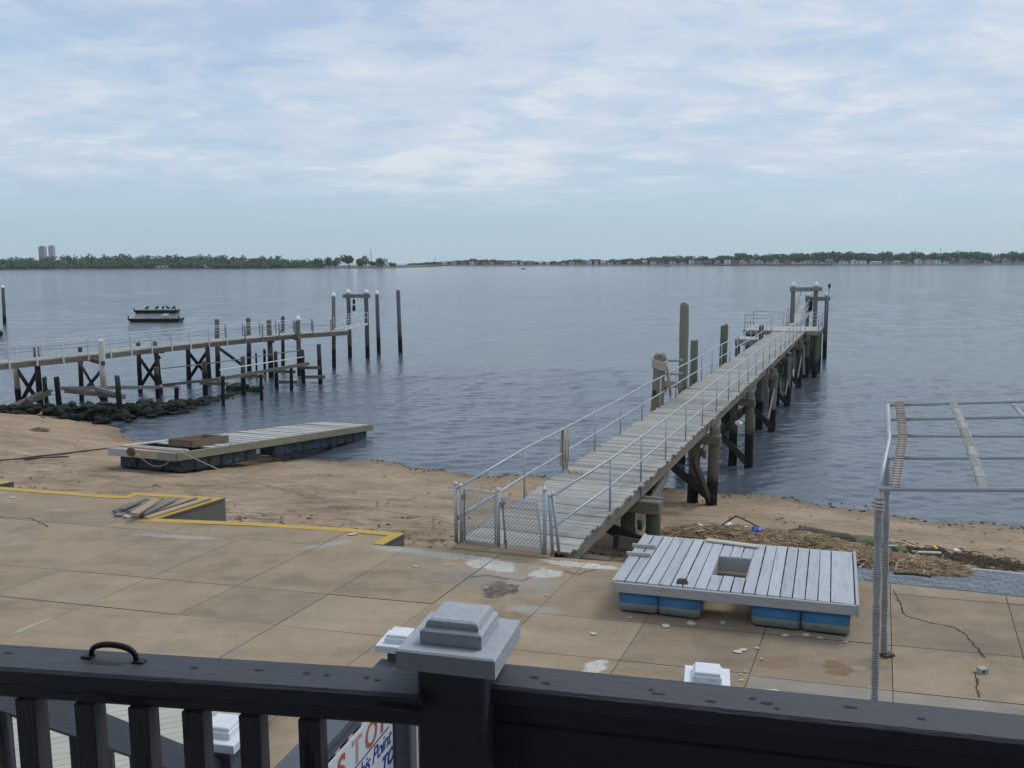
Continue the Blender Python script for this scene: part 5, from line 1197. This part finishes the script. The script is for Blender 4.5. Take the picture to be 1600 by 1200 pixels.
def house(px0, px1, ybase, ytop, y, wi, ri, lab, group, z0=None, roof='gable', wins=2):
    a, c = D(px0, 410, y), D(px1, 410, y); zb = -1.6 if z0 is None else z0; zt = D((px0 + px1) / 2, ytop, y).z; w_ = c.x - a.x; hh = max(3.0, zt - zb); mid = (a.x + c.x) / 2; dp = max(7, w_ * .8)
    root = thing('shore_house', (mid, y, zb), lab, 'house', group); wh = hh * (.62 if roof == 'gable' else .93)
    b = MB(); b.box((mid, y + dp / 2, zb + wh / 2), w_, dp, wh); b.build('wall', M_hw[wi], root)
    b = MB()
    if roof == 'gable':
        e = .5
        if random.random() < .5: b.add([(mid - w_ / 2 - e, y - e, zb + wh), (mid + w_ / 2 + e, y - e, zb + wh), (mid + w_ / 2 + e, y + dp + e, zb + wh), (mid - w_ / 2 - e, y + dp + e, zb + wh), (mid - w_ / 2 - e, y + dp / 2, zb + hh), (mid + w_ / 2 + e, y + dp / 2, zb + hh)], [(0, 1, 5, 4), (2, 3, 4, 5), (0, 4, 3), (1, 2, 5), (3, 2, 1, 0)])
        else: b.add([(mid - w_ / 2 - e, y - e, zb + wh), (mid + w_ / 2 + e, y - e, zb + wh), (mid + w_ / 2 + e, y + dp + e, zb + wh), (mid - w_ / 2 - e, y + dp + e, zb + wh), (mid, y - e, zb + hh), (mid, y + dp + e, zb + hh)], [(0, 1, 4), (2, 3, 5), (1, 2, 5, 4), (3, 0, 4, 5), (3, 2, 1, 0)])
    else: b.box((mid, y + dp / 2, zb + wh + hh * .035), w_ + .8, dp + .8, hh * .07)
    b.build('roof', M_hr[ri], root)
    nw = max(1, min(5, int(w_ / 4)))
    for i in range(nw):
        for z in ([.3, .72] if wh > 5 else [.5]):
            q = MB(); q.box((mid - w_ / 2 + (i + .5) * w_ / nw, y - .05, zb + wh * z), 1.5, .1, 1.6); q.build('window', M_glass, root)
house(272, 300, 418, 410, YL + 22, 2, 0, 'grey flat-roofed building among trees on the left headland', None, roof='flat'); house(314, 333, 418, 413.5, YL + 18, 0, 2, 'low bright white building on the left headland shore', None, roof='flat'); house(240, 262, 418, 415.5, YL + 16, 1, 2, 'very low cream shed left of the grey building, left headland', None, roof='flat')
def mast(px, yb, yt, y, lab, lean=0.0, r_=.35):
    a, c = D(px, yb, y), D(px + lean, yt, y); root = thing('far_mast', a, lab, 'mast'); b = MB(); b.tube([a, c], [r_, r_ * .5], 6); b.build('mast_pole', M_rusty, root)
    for f in (.35, .6, .85): p = a.lerp(c, f); q = MB(); q.bar(p - Vector((1.1, 0, 0)), p + Vector((1.1, 0, 0)), .25, .25); q.build('cross_arm', M_rusty, root)
mast(580, 410, 389, 1015, 'thin reddish lattice mast above the left headland tip', -1); mast(677, 411, 401, 1350, 'small leaning crane boom between the two shores', 5, .3); mast(1470, 409, 386.5, 1180, 'dark slender chimney mast above the right shore')
YR = 1130.0
right_line = [Vector((DX(px, YR + dy), YR + dy, 0)) for px, dy in ((640, 330), (680, 300), (760, 190), (900, 130), (1000, 60), (1080, 20), (1200, 0), (1350, -40), (1600, -70), (1900, -90), (2300, -60))]
shore_strip('right_shore', right_line, 500, -2.0, M_shore)
def ry(px): return YR + float(np.interp(px, [640, 680, 760, 900, 1000, 1080, 1200, 1350, 1600, 1900], [330, 300, 190, 130, 60, 20, 0, -40, -70, -90]))
tp = [(640, 409.5), (690, 408.5), (720, 405), (735, 404), (770, 405.5), (775, 404), (800, 406), (830, 407), (860, 408), (900, 404.5), (915, 404.5), (950, 405), (965, 404.5), (1000, 403), (1020, 401.5), (1050, 399), (1075, 399.5), (1110, 400), (1150, 395.5), (1200, 396), (1240, 394), (1290, 393.5), (1310, 392), (1340, 394), (1370, 392.5), (1400, 393.5), (1425, 392.5), (1450, 396), (1500, 392.5), (1530, 392), (1560, 396), (1580, 392.5), (1620, 394)]
def right_shore():
    r_ = random.Random(11); xs = [t[0] for t in tp]; ys = [t[1] for t in tp]
    x = 648.0; i = 0
    while x < 1625:
        d = 40 + r_.uniform(0, 70); y = ry(x) + d; wd = r_.uniform(16, 26) * (.75 if x < 1000 else 1.0)
        yt = float(np.interp(x, xs, ys)) + r_.choice((0, .5, 1.5, 3.0)) * (.6 if x < 1000 else 1)
        tree(x, yt, y, wd, 'leafy green tree among the houses on the far right shore', 'trees along the far right shore')
        x += wd * (r_.uniform(.34, .62) if x > 1000 else r_.uniform(.5, .9)); i += 1
    x = 690.0; k = 0
    while x < 1620:
        w_ = r_.uniform(5.5, 12) * (.8 if x < 1000 else 1.0); y = ry(x) + r_.uniform(14, 34); base = D(x, 410, y); yb = D(x, 400, y)
        wi = r_.choice((0, 0, 0, 1, 1, 2, 2, 3)); ri = r_.choice((0, 0, 1, 2)); hp = r_.uniform(4.2, 8.2) * (.8 if x < 1000 else 1)
        # pixel row of the ground at that distance
        d = Vector((base.x, y, -1.4)) - EYE; gy = 600 - F * d.dot(UP) / d.dot(FW)
        nm = ('white', 'cream', 'grey', 'brick red')[wi]; house(x, x + w_, gy, gy - hp, y, wi, ri, 'small %s house standing on the far right shore' % nm, '%s houses on the far right shore' % nm, -1.4, 'flat' if r_.random() < .22 else 'gable')
        x += w_ * r_.uniform(1.05, 2.4); k += 1
right_shore()
def back_wood():
    r_ = np.random.default_rng(8); b = MB(); xs = [t[0] for t in tp]; ys = [t[1] for t in tp]; x = 640.0
    while x < 1640:
        y = ry(x) + 125 + r_.uniform(-12, 25); hgt = (D(x, float(np.interp(x, xs, ys)) + r_.uniform(1.5, 5) * (.5 if x < 1000 else 1), y).z + 2.2); rx = r_.uniform(5, 8); crown_quads(Vector((DX(x, y), y, -2.2 + hgt * .48)), rx, rx, hgt * .55, 150, 1.5, b, r_); x += rx * 1.1 * F / y
    tag(b.build('background_woodland', M_leaf), 'mass of green trees behind the houses of the far right shore', 'woodland', kind='stuff')
back_wood()
def boat(px, py, lpx, lab, kind='motor'):
    p = P(px, py, WZ); p = P(px, max(py, 0), WZ); s = lpx * p.y / F; root = thing('boat', p, lab, 'boat', 'boats off the far shore'); hl = s / 2
    b = MB(); secs = []
    for t, wd, zb in ((-1, .20, .12), (-.5, .27, 0), (.2, .26, 0), (.7, .16, .06), (1, .02, .3)):
        x = p.x + t * hl; W_ = wd * s * .5; secs.append([(x, p.y - W_, WZ + .13 * s), (x, p.y - W_ * .6, WZ - .1 + zb * .1 * s), (x, p.y + W_ * .6, WZ - .1 + zb * .1 * s), (x, p.y + W_, WZ + .13 * s)])
    vs = [v for q in secs for v in q]; b.add(vs, [(i * 4 + j, (i + 1) * 4 + j, (i + 1) * 4 + (j + 1) % 4, i * 4 + (j + 1) % 4) for i in range(4) for j in range(4)] + [(3, 2, 1, 0), (16, 17, 18, 19)]); b.build('hull', M_sling if kind == 'dark' else M_white, root)
    if kind == 'sail':
        q = MB(); q.tube([(p.x + .1 * s, p.y, WZ + .1 * s), (p.x + .1 * s, p.y, WZ + 1.9 * s)], .02 * s, 6); q.build('mast', M_galvdark, root)
        q = MB(); q.add([(p.x + .06 * s, p.y - .05, WZ + .25 * s), (p.x - .42 * s, p.y - .05, WZ + .25 * s), (p.x + .08 * s, p.y - .05, WZ + 1.85 * s), (p.x + .06 * s, p.y + .05, WZ + .25 * s), (p.x - .42 * s, p.y + .05, WZ + .25 * s), (p.x + .08 * s, p.y + .05, WZ + 1.85 * s)], [(0, 1, 2), (5, 4, 3), (0, 3, 4, 1), (1, 4, 5, 2), (2, 5, 3, 0)]); q.build('sail', M_white, root)
    else:
        q = MB(); q.box((p.x - .1 * s, p.y, WZ + .2 * s), s * .45, s * .3, s * .16); q.build('cabin', M_white, root); q = MB(); q.box((p.x - .1 * s, p.y - .155 * s, WZ + .21 * s), s * .4, .05, s * .06); q.build('cabin_window', M_glass, root)
boat(1333, 412.5, 9, 'small white sailing boat near the far right shore', 'sail'); boat(1462, 412.6, 24, 'largest white motor yacht off the far right shore'); boat(1505, 411.5, 14, 'white motor boat right of the largest yacht'); boat(1306, 412.8, 20, 'long low white boat left of the sailing boat'); boat(1440, 413.4, 10, 'small dark boat in front of the large yacht', 'dark')
boat(818, 420.5, 7, 'tiny dark boat alone in mid-channel left of centre', 'dark'); boat(856, 420.8, 3, 'speck of a dark boat right of the mid-channel boat', 'dark'); boat(1043, 416.5, 9, 'dark moored boat below the trees of the right shore', 'dark'); boat(1550, 411.2, 16, 'white motor boat farthest right off the shore'); boat(1395, 412, 9, 'small white boat by the white shore houses')
def seawall(px0, px1, m, lab):
    for a, c in ((px0, px1),):
        n = 6; root = None
        b = MB(); pts = [Vector((DX(a + (c - a) * i / n, ry(a + (c - a) * i / n)), ry(a + (c - a) * i / n) - .6, 0)) for i in range(n + 1)]
        for p, q in zip(pts, pts[1:]): b.bar(Vector((p.x, p.y, WZ + .5)), Vector((q.x, q.y, WZ + .5)), .6, 2.4)
        tag(b.build('sea_wall', m), lab, 'sea wall')
seawall(1100, 1300, M_wallgrey, 'low grey sea wall below the middle of the right shore'); seawall(1300, 1620, M_hw[2], 'long grey sea wall along the right end of the far shore')

# ------------------------------------------------------------------ balcony in the foreground
RZ = 4.14; FZ = 3.06
def balcony():
    # corner post centre, and rail directions from the photograph
    l0, l1 = P(0, 1005, RZ), P(612, 1043, RZ); ul = (l1 - l0).normalized()
    r0, r1 = P(840, 1040, RZ), P(1600, 1115, RZ); ur = (r1 - r0).normalized()
    nl = Vector((ul.y, -ul.x, 0)); nr = Vector((ur.y, -ur.x, 0))                   # towards the camera
    C = P(735, 1085, RZ - .02); pc = Vector((C.x - .016, C.y + .022, 0))
    root = thing('balcony_railing', (pc.x, pc.y, FZ), 'charcoal painted timber balcony railing across the foreground', 'railing')
    PWD = .108; hp = RZ + .040
    ang = R(-14.5)
    pm = Matrix.Translation(Vector((pc.x, pc.y, (FZ + hp) / 2))) @ Matrix.Rotation(ang, 4, 'Z')
    link('corner_post', boxmesh(PWD, PWD, hp - FZ, M_charcoal, .004), pm, root)
    def cap(center, z, rot, w_, parent, m, scale=1.0):
        M0 = Matrix.Translation(Vector((center.x, center.y, z))) @ Matrix.Rotation(rot, 4, 'Z')
        b = MB()
        def ring(h_, hw): return [(x * hw, y * hw, h_) for x, y in ((-1, -1), (1, -1), (1, 1), (-1, 1))]
        prof = [(0, w_ / 2), (.034 * scale, w_ / 2), (.037 * scale, w_ / 2 - .003)]
        o = None
        vs = []
        for h_, hw in prof: vs += ring(h_, hw)
        k = len(prof); b.add(vs, [tuple(reversed(range(4)))] + [(i * 4 + j, i * 4 + (j + 1) % 4, (i + 1) * 4 + (j + 1) % 4, (i + 1) * 4 + j) for i in range(k - 1) for j in range(4)] + [tuple(4 * (k - 1) + j for j in range(4))])
        o = link('post_cap', b.mesh('cap_plate', m), M0, parent)
        w2 = w_ * .315; b = MB(); vs = []
        prof = [(.0375 * scale, w2), (.062 * scale, w2), (.0645 * scale, w2 - .003), (.067 * scale, w2 - .0065), (.073 * scale, w2 - .0075), (.079 * scale, w2 - .010), (.082 * scale, w2 - .015)]
        k = len(prof)
        for h_, hw in prof: vs += ring(h_, hw)
        b.add(vs, [tuple(reversed(range(4)))] + [(i * 4 + j, i * 4 + (j + 1) % 4, (i + 1) * 4 + (j + 1) % 4, (i + 1) * 4 + j) for i in range(k - 1) for j in range(4)] + [tuple(4 * (k - 1) + j for j in range(4))])
        link('cap_moulding', b.mesh('cap_top', m), M0, o)
        return o
    cap(pc, hp, ang, .158, root, M_capshaded, .84)
    # left rail
    def toprail(a, c, n, wd=.088, th=.030):
        p, q = a + n * wd / 2, c + n * wd / 2
        z = Vector((0, 0, -th / 2)); o = link('top_rail', boxmesh((q - p).length, wd, th, M_charcoal, .005), frame(p + z, q + z), root)
        return o
    la = l0 - ul * 1.1; lb = Vector((pc.x, pc.y, RZ)) - ul * .050; lb = l0 + ul * ((lb - l0).dot(ul))
    toprail(la, lb, nl); 
    s = Vector((0, 0, -.048)); beam('under_rail', la + nl * .044 + s, lb + nl * .044 + s, .04, .036, M_charcoal, root)
    k = Vector((0, 0, -.985)); beam('bottom_rail', la + nl * .044 + k, lb + nl * .044 + k, .04, .07, M_charcoal, root)
    # balusters of the left side, one by one from the photograph
    for px in (-118, -35, 51, 142, 225, 308, 396, 488):
        t = (P(px, 1105, RZ - .068) - l0).dot(ul); p = l0 + ul * t + nl * .044
        # solve for where this pixel column meets the rail line
        d = ray(px, 1120); 
        den = d.x * nl.x + d.y * nl.y; tt = ((l0 + nl * .044 - EYE).dot(nl)) / den; q = EYE + d * tt; q.z = RZ
        beam('baluster', q + Vector((0, 0, -.066)), Vector((q.x, q.y, RZ - .95)), .036, .036, M_charcoal, root, up=ul, c=.002)
    # right rail
    ra_ = Vector((pc.x, pc.y, RZ)) + ur * .050; ra_ = r0 + ur * ((ra_ - r0).dot(ur)); rb_ = r1 + ur * 1.2
    toprail(ra_, rb_, nr, .084, .032)
    beam('under_rail', ra_ + nr * .046 + Vector((0, 0, -.050)), rb_ + nr * .046 + Vector((0, 0, -.050)), .046, .036, M_charcoal, root)
    beam('apron_board', ra_ + nr * .046 + Vector((0, 0, -.112)), rb_ + nr * .046 + Vector((0, 0, -.112)), .036, .088, M_charcoal, root)
    n = int((rb_ - ra_).length / .098)
    for i in range(n):
        q = ra_ + ur * (.075 + i * .098) + nr * .044; beam('baluster', q + Vector((0, 0, -.156)), q + Vector((0, 0, -.95)), .036, .036, M_charcoal, root, up=ur)
    beam('bottom_rail', ra_ + nr * .044 + Vector((0, 0, -.985)), rb_ + nr * .044 + Vector((0, 0, -.985)), .04, .07, M_charcoal, root)
    for px, py in ((12, 1019), (305, 1042), (404, 1046), (478, 1051), (510, 1054), (572, 1058), (590, 1061), (836, 1058), (852, 1066), (1018, 1077), (1030, 1083), (1112, 1095), (1176, 1090), (1199, 1098), (1214, 1106), (1330, 1104), (1440, 1122)):
        p = P(px, py, RZ + .0012); uu = ul if px < 700 else ur; nn = Vector((-uu.y, uu.x, 0)); kk = 7; L_ = random.uniform(.004, .012)
        mb = MB(); vs = [p + uu * math.cos(i * .898) * L_ * random.uniform(.6, 1.3) + nn * math.sin(i * .898) * .0028 * random.uniform(.5, 1.5) for i in range(kk)]; mb.add(vs, [tuple(range(kk))]); mb.build('paint_chip', M_iron, root)
    # handle on the left rail
    h0, h1 = P(143, 1027, RZ), P(213, 1034, RZ); hr = thing('pull_handle', h0, 'black iron pull handle screwed on the left top rail', 'handle'); d = (h1 - h0).normalized(); m_ = (h1 - h0).length; pts = []
    for i in range(15):
        t = i / 14; x = .5 - .5 * math.cos(math.pi * t); z = math.sin(math.pi * t) ** .55 * .026; pts.append(h0 + d * m_ * x + Vector((0, 0, z)))
    b = MB(); b.tube(pts, [.0042 + .0012 * math.sin(math.pi * i / 14) for i in range(15)], 10); b.build('grip', M_iron, hr, smooth=True)
    for e, sg in ((h0, -1), (h1, 1)): q = e + d * .006 * sg; link('foot_plate', boxmesh(.022, .016, .003, M_iron, .001), frame(q - d * .01 + Vector((0, 0, .002)), q + d * .01 + Vector((0, 0, .002))), hr)
    # balcony floor, wall and roof behind the camera
    fl = thing('house', (0, -1.5, 0), 'charcoal balcony floor and siding wall of the house behind the viewpoint', 'house'); ang2 = math.atan2(ur.y, ur.x) * .8
    for i in range(26):
        y = 1.30 - i * .146; b = MB(); b.bar(Vector((-2.3, y + .15, FZ - .02)), Vector((3.2, y - .75, FZ - .02)), .138, .04); b.build('floor_board', M_charcoal2, fl)
    for x in (-2.0, .0, 2.6): pile('support_post', Vector((x, 1.15 - x * .15, -.1)), Vector((x, 1.15 - x * .15, FZ - .04)), .08, M_beamgrey, fl)
    b = MB(); b.box((0, -3.2, 3.7), 14, .2, 7.4); b.build('wall', M_wallhouse, fl)
    b = MB(); b.add([(-7, -3.3, 6.35), (7, -3.3, 6.35), (7, .55, 6.0), (-7, 1.2, 6.0)] + [(-7, -3.3, 6.6), (7, -3.3, 6.6), (7, .55, 6.2), (-7, 1.2, 6.2)], [(0, 1, 2, 3), (7, 6, 5, 4), (0, 4, 5, 1), (1, 5, 6, 2), (2, 6, 7, 3), (3, 7, 4, 0)]); b.build('roof', M_charcoal2, fl)
    return cap
M_capshaded = mat('shaded_worn_white_cap_paint', (.46, .485, .52), .6, .08, 14, rnd=0, col2=(.10, .105, .11), cover2=(.66, .69), bump=.25, fine=5)  # white cap paint with roof shade put into its grey; dark chips are wear
CAP = balcony()

# lower stair rails and newels below the balcony
def newel(px, pycap, zcap, w_, lab, zb, rot, dark=True):
    c = P(px, pycap, zcap + .06); root = thing('newel_post', (c.x, c.y, zb), lab, 'newel post', 'white capped newel posts below the balcony')
    link('post', boxmesh(.115, .115, zcap - zb, M_charcoal2, .004), Matrix.Translation(Vector((c.x, c.y, (zcap + zb) / 2))) @ Matrix.Rotation(rot, 4, 'Z'), root)
    CAP(c, zcap, rot, w_, root, M_whitepaint, 1.0); return c
LZ2 = 1.62
n1 = newel(349, 1133, 2.78, .215, 'white capped newel at the foot of the left stair rail', LZ2, -.22)
n2 = newel(626, 992, 2.72, .215, 'white capped newel just behind the grey corner post cap', LZ2, -.22)
n3 = newel(1105, 1050, 2.78, .215, 'white capped newel beyond the right-hand rail', LZ2, -.22)
def stair_rail():
    q0 = Vector((n1.x - .30, n1.y - 1.42, 3.70)); q1 = Vector((n1.x - .02, n1.y - .06, 2.66)); d = (q1 - q0).normalized()
    a = D(-30, 1070, 2.45); q0 = a
    root = thing('stair_railing', q1 - Vector((0, 0, 1)), 'sloping grey stair railing seen through the left balusters', 'railing')
    e0 = q0 + (q0 - q1) * .5
    beam('handrail', e0, q1, .04, .10, M_charcoal2, root, c=.002); L_ = (q1 - e0).length
    for i in range(12):
        p = e0.lerp(q1, (i + .5) / 12); beam('baluster', p - Vector((0, 0, .04)), p - Vector((0, 0, .88)), .036, .036, M_charcoal, root, up=(1, 0, 0))
    beam('bottom_rail', e0 - Vector((0, 0, .85)), q1 - Vector((0, 0, .85)), .04, .07, M_charcoal2, root)
    # treads going down on the near side
    st = thing('stair_flight', Vector((q1.x + .5, q1.y, LZ2)), 'grey timber stair flight descending below the balcony', 'stairs'); n = 8
    for i in range(n):
        p = e0.lerp(q1, (i + .5) / n) + Vector((-.5, 0, -1.02)); b = MB(); b.box(p, .9, .28, .04); b.build('tread', M_charcoal2, st)
    for x in (-.95, -.05): beam('stringer', e0 + Vector((x, 0, -1.16)), q1 + Vector((x, 0, -1.16)), .05, .24, M_charcoal2, st)
stair_rail()
def sign_rail():
    z = 2.66; L0 = P(426, 1200, z); L1 = P(505, 1120, z); d = (L1 - L0).normalized(); a = L0 - d * .8; n = Vector((d.y, -d.x, 0)); e = a + d * ((Vector((n2.x, n2.y, z)) - a).dot(d) - .058)
    wd = .135; root = thing('landing_railing', e - Vector((0, 0, 1)), 'flat topped grey landing railing carrying the painted sign', 'railing')
    link('top_rail', boxmesh((e - a).length, wd, .036, M_charcoal2, .004), frame(a + n * wd / 2 - Vector((0, 0, .018)), e + n * wd / 2 - Vector((0, 0, .018))), root)
    beam('under_rail', a + n * wd * .62 - Vector((0, 0, .080)), e + n * wd * .62 - Vector((0, 0, .080)), .04, .085, M_charcoal2, root); beam('bottom_rail', a + n * wd * .62 - Vector((0, 0, .95)), e + n * wd * .62 - Vector((0, 0, .95)), .04, .085, M_charcoal2, root)
    for i in range(14):
        p = a.lerp(e, (i + .5) / 14) + n * wd * .62; beam('baluster', p - Vector((0, 0, .12)), p - Vector((0, 0, .93)), .036, .036, M_charcoal, root, up=d)
    # sign board: hangs on the face towards the camera
    f = wd * .62 + .034; sz0, sz1 = z - .122, z - .58; s1 = e - d * .145 + n * f; s0 = s1 - d * 1.25
    sg = thing('painted_sign', (s0 + s1) / 2 + Vector((0, 0, -.3)), 'white hand painted sign with red STOP lettering on the landing railing', 'sign')
    c = (s0 + s1) / 2; zc = (sz0 + sz1) / 2
    Rm = Matrix((d, Vector((0, 0, 1)), n)).transposed().to_4x4()           # x along rail, y up, z out
    bm = bmesh.new(); bmesh.ops.create_cube(bm, size=1); bmesh.ops.scale(bm, vec=((s1 - s0).length, sz0 - sz1, .012), verts=bm.verts); me = bpy.data.meshes.new('board'); bm.to_mesh(me); bm.free(); me.materials.append(M_signwhite)
    mw = Rm.copy(); mw.translation = Vector((c.x, c.y, zc)); link('board', me, mw, sg)
    def text(s, x, y, size, m, shear=0.0, spacing=1.0, weight=0.0, nm='lettering'):
        cu = bpy.data.curves.new('txt', 'FONT'); cu.body = s; cu.size = size; cu.shear = shear; cu.extrude = .0012; cu.offset = weight; cu.space_character = spacing
        ob = bpy.data.objects.new('tmp', cu); COL.objects.link(ob); bpy.context.view_layer.update()
        me = bpy.data.meshes.new_from_object(ob.evaluated_get(bpy.context.evaluated_depsgraph_get())); bpy.data.objects.remove(ob); me.materials.clear(); me.materials.append(m)
        m_ = Rm.copy(); p = s1 + d * x + n * .0075; m_.translation = Vector((p.x, p.y, sz0 + y)); link(nm, me, m_, sg)
    text('S', -.63, -.140, .178, M_red, .12, 1, .004); text('T', -.475, -.138, .178, M_redpale, .08, 1, .003); text('O', -.335, -.140, .178, M_red, .10, 1, .002); text('P', -.155, -.135, .178, M_red, .15, 1, .005)
    text('this Point', -.44, -.252, .118, M_ink, .35, .92); text('es', -.79, -.15, .13, M_ink, .35); text('TO', -.15, -.36, .11, M_ink, .25, 1, .003)
    b = MB(); q0, q1 = s1 - d * .72 + n * .0085, s1 - d * .05 + n * .0085; b.bar(Vector((q0.x, q0.y, sz0 - .158)), Vector((q1.x, q1.y, sz0 - .153)), .003, .004); b.build('ruled_line', M_crack, sg)
M_redpale = mat('worn_pale_red_lettering', (.52, .34, .26), .7, .3, 20, rnd=0, bump=0)
sign_rail()
def lower_rail():
    # short rail of the landing between the two right hand newels, mostly hidden by the balcony rail
    root = thing('landing_railing', n3 - Vector((0, 0, 1)), 'grey landing railing between the two white newels beyond the balcony', 'railing'); a = Vector((n2.x, n2.y, 2.50)); c = Vector((n3.x, n3.y, 2.50)); d = (c - a).normalized(); a += d * .06; c -= d * .06
    beam('top_rail', a, c, .09, .036, M_charcoal2, root); beam('bottom_rail', a - Vector((0, 0, .82)), c - Vector((0, 0, .82)), .04, .08, M_charcoal2, root)
    for i in range(13): p = a.lerp(c, (i + .5) / 13); beam('baluster', p - Vector((0, 0, .02)), p - Vector((0, 0, .8)), .036, .036, M_charcoal, root, up=d)
    # landing floor carried on posts
    fl = thing('landing_deck', ((n1.x + n3.x) / 2, n1.y, 0), 'grey boarded landing deck under the newels', 'deck')
    for i in range(20):
        t = i / 19; y0 = 2.2 + t * (n3.y + .1 - 2.2); b = MB(); b.bar(Vector((n2.x + .03, y0 + .18, LZ2 - .02)), Vector((n3.x + .08, y0 - .05, LZ2 - .02)), .1, .04); b.build('board', M_charcoal2, fl)
    for p in (n2, n3, Vector((n2.x, 2.3, 0)), Vector((n3.x, 2.3, 0)), n1):
        b = MB(); b.box((p.x, p.y, LZ2 / 2 - .02), .11, .11, LZ2 + .04); b.build('support_post', M_charcoal2, fl)
lower_rail()
# pale plank platform at the foot of the terrace steps
def platform():
    z = .16; c = P(430, 1110, z); u = (P(300, 1112, z) - P(120, 1144, z)).normalized(); v = Vector((-u.y, u.x, 0)); e = (P(428, 1112, z) - P(320, 1195, z)).normalized()
    root = thing('plank_platform', c - Vector((0, 0, z)), 'pale painted plank platform on the terrace below the stair', 'platform'); n = 32; pw = .112
    te = (P(440, 1100, z) - P(-60, 1052, z)).normalized(); tp0 = P(440, 1100, z)
    for i in range(-16, n):
        a = c - v * (i * pw + pw / 2); r_ = c + e * ((a - c).dot(v) / e.dot(v)); r2 = tp0 + te * ((a - tp0).dot(v) / te.dot(v))
        if r2.dot(u) < r_.dot(u): r_ = r2
        beam('plank', r_ - u * 5.2, r_, pw - .005, .035, M_palepaint, root, c=.004)
    for t in (.4, 2.2, 4.2):
        beam('bearer', c - u * t - v * (n * pw * .98) + e * 0 + Vector((0, 0, -.085)), c - u * t + v * .2 + Vector((0, 0, -.085)), .08, .13, M_beamgrey, root)
platform()

# ------------------------------------------------------------------ haze
def haze():
    b = MB(); b.box((0, 1650, 47), 7400, 3700, 106)
    m = bpy.data.materials.new('haze_air'); m.use_nodes = True; t = m.node_tree
    for n in list(t.nodes): t.nodes.remove(n)
    o = t.nodes.new('ShaderNodeOutputMaterial'); v = t.nodes.new('ShaderNodeVolumePrincipled'); v.inputs['Color'].default_value = (.86, .93, 1, 1); v.inputs['Density'].default_value = .00011; v.inputs['Anisotropy'].default_value = .25
    t.links.new(v.outputs[0], o.inputs['Volume']); tag(b.build('haze', m), kind='stuff')
haze()
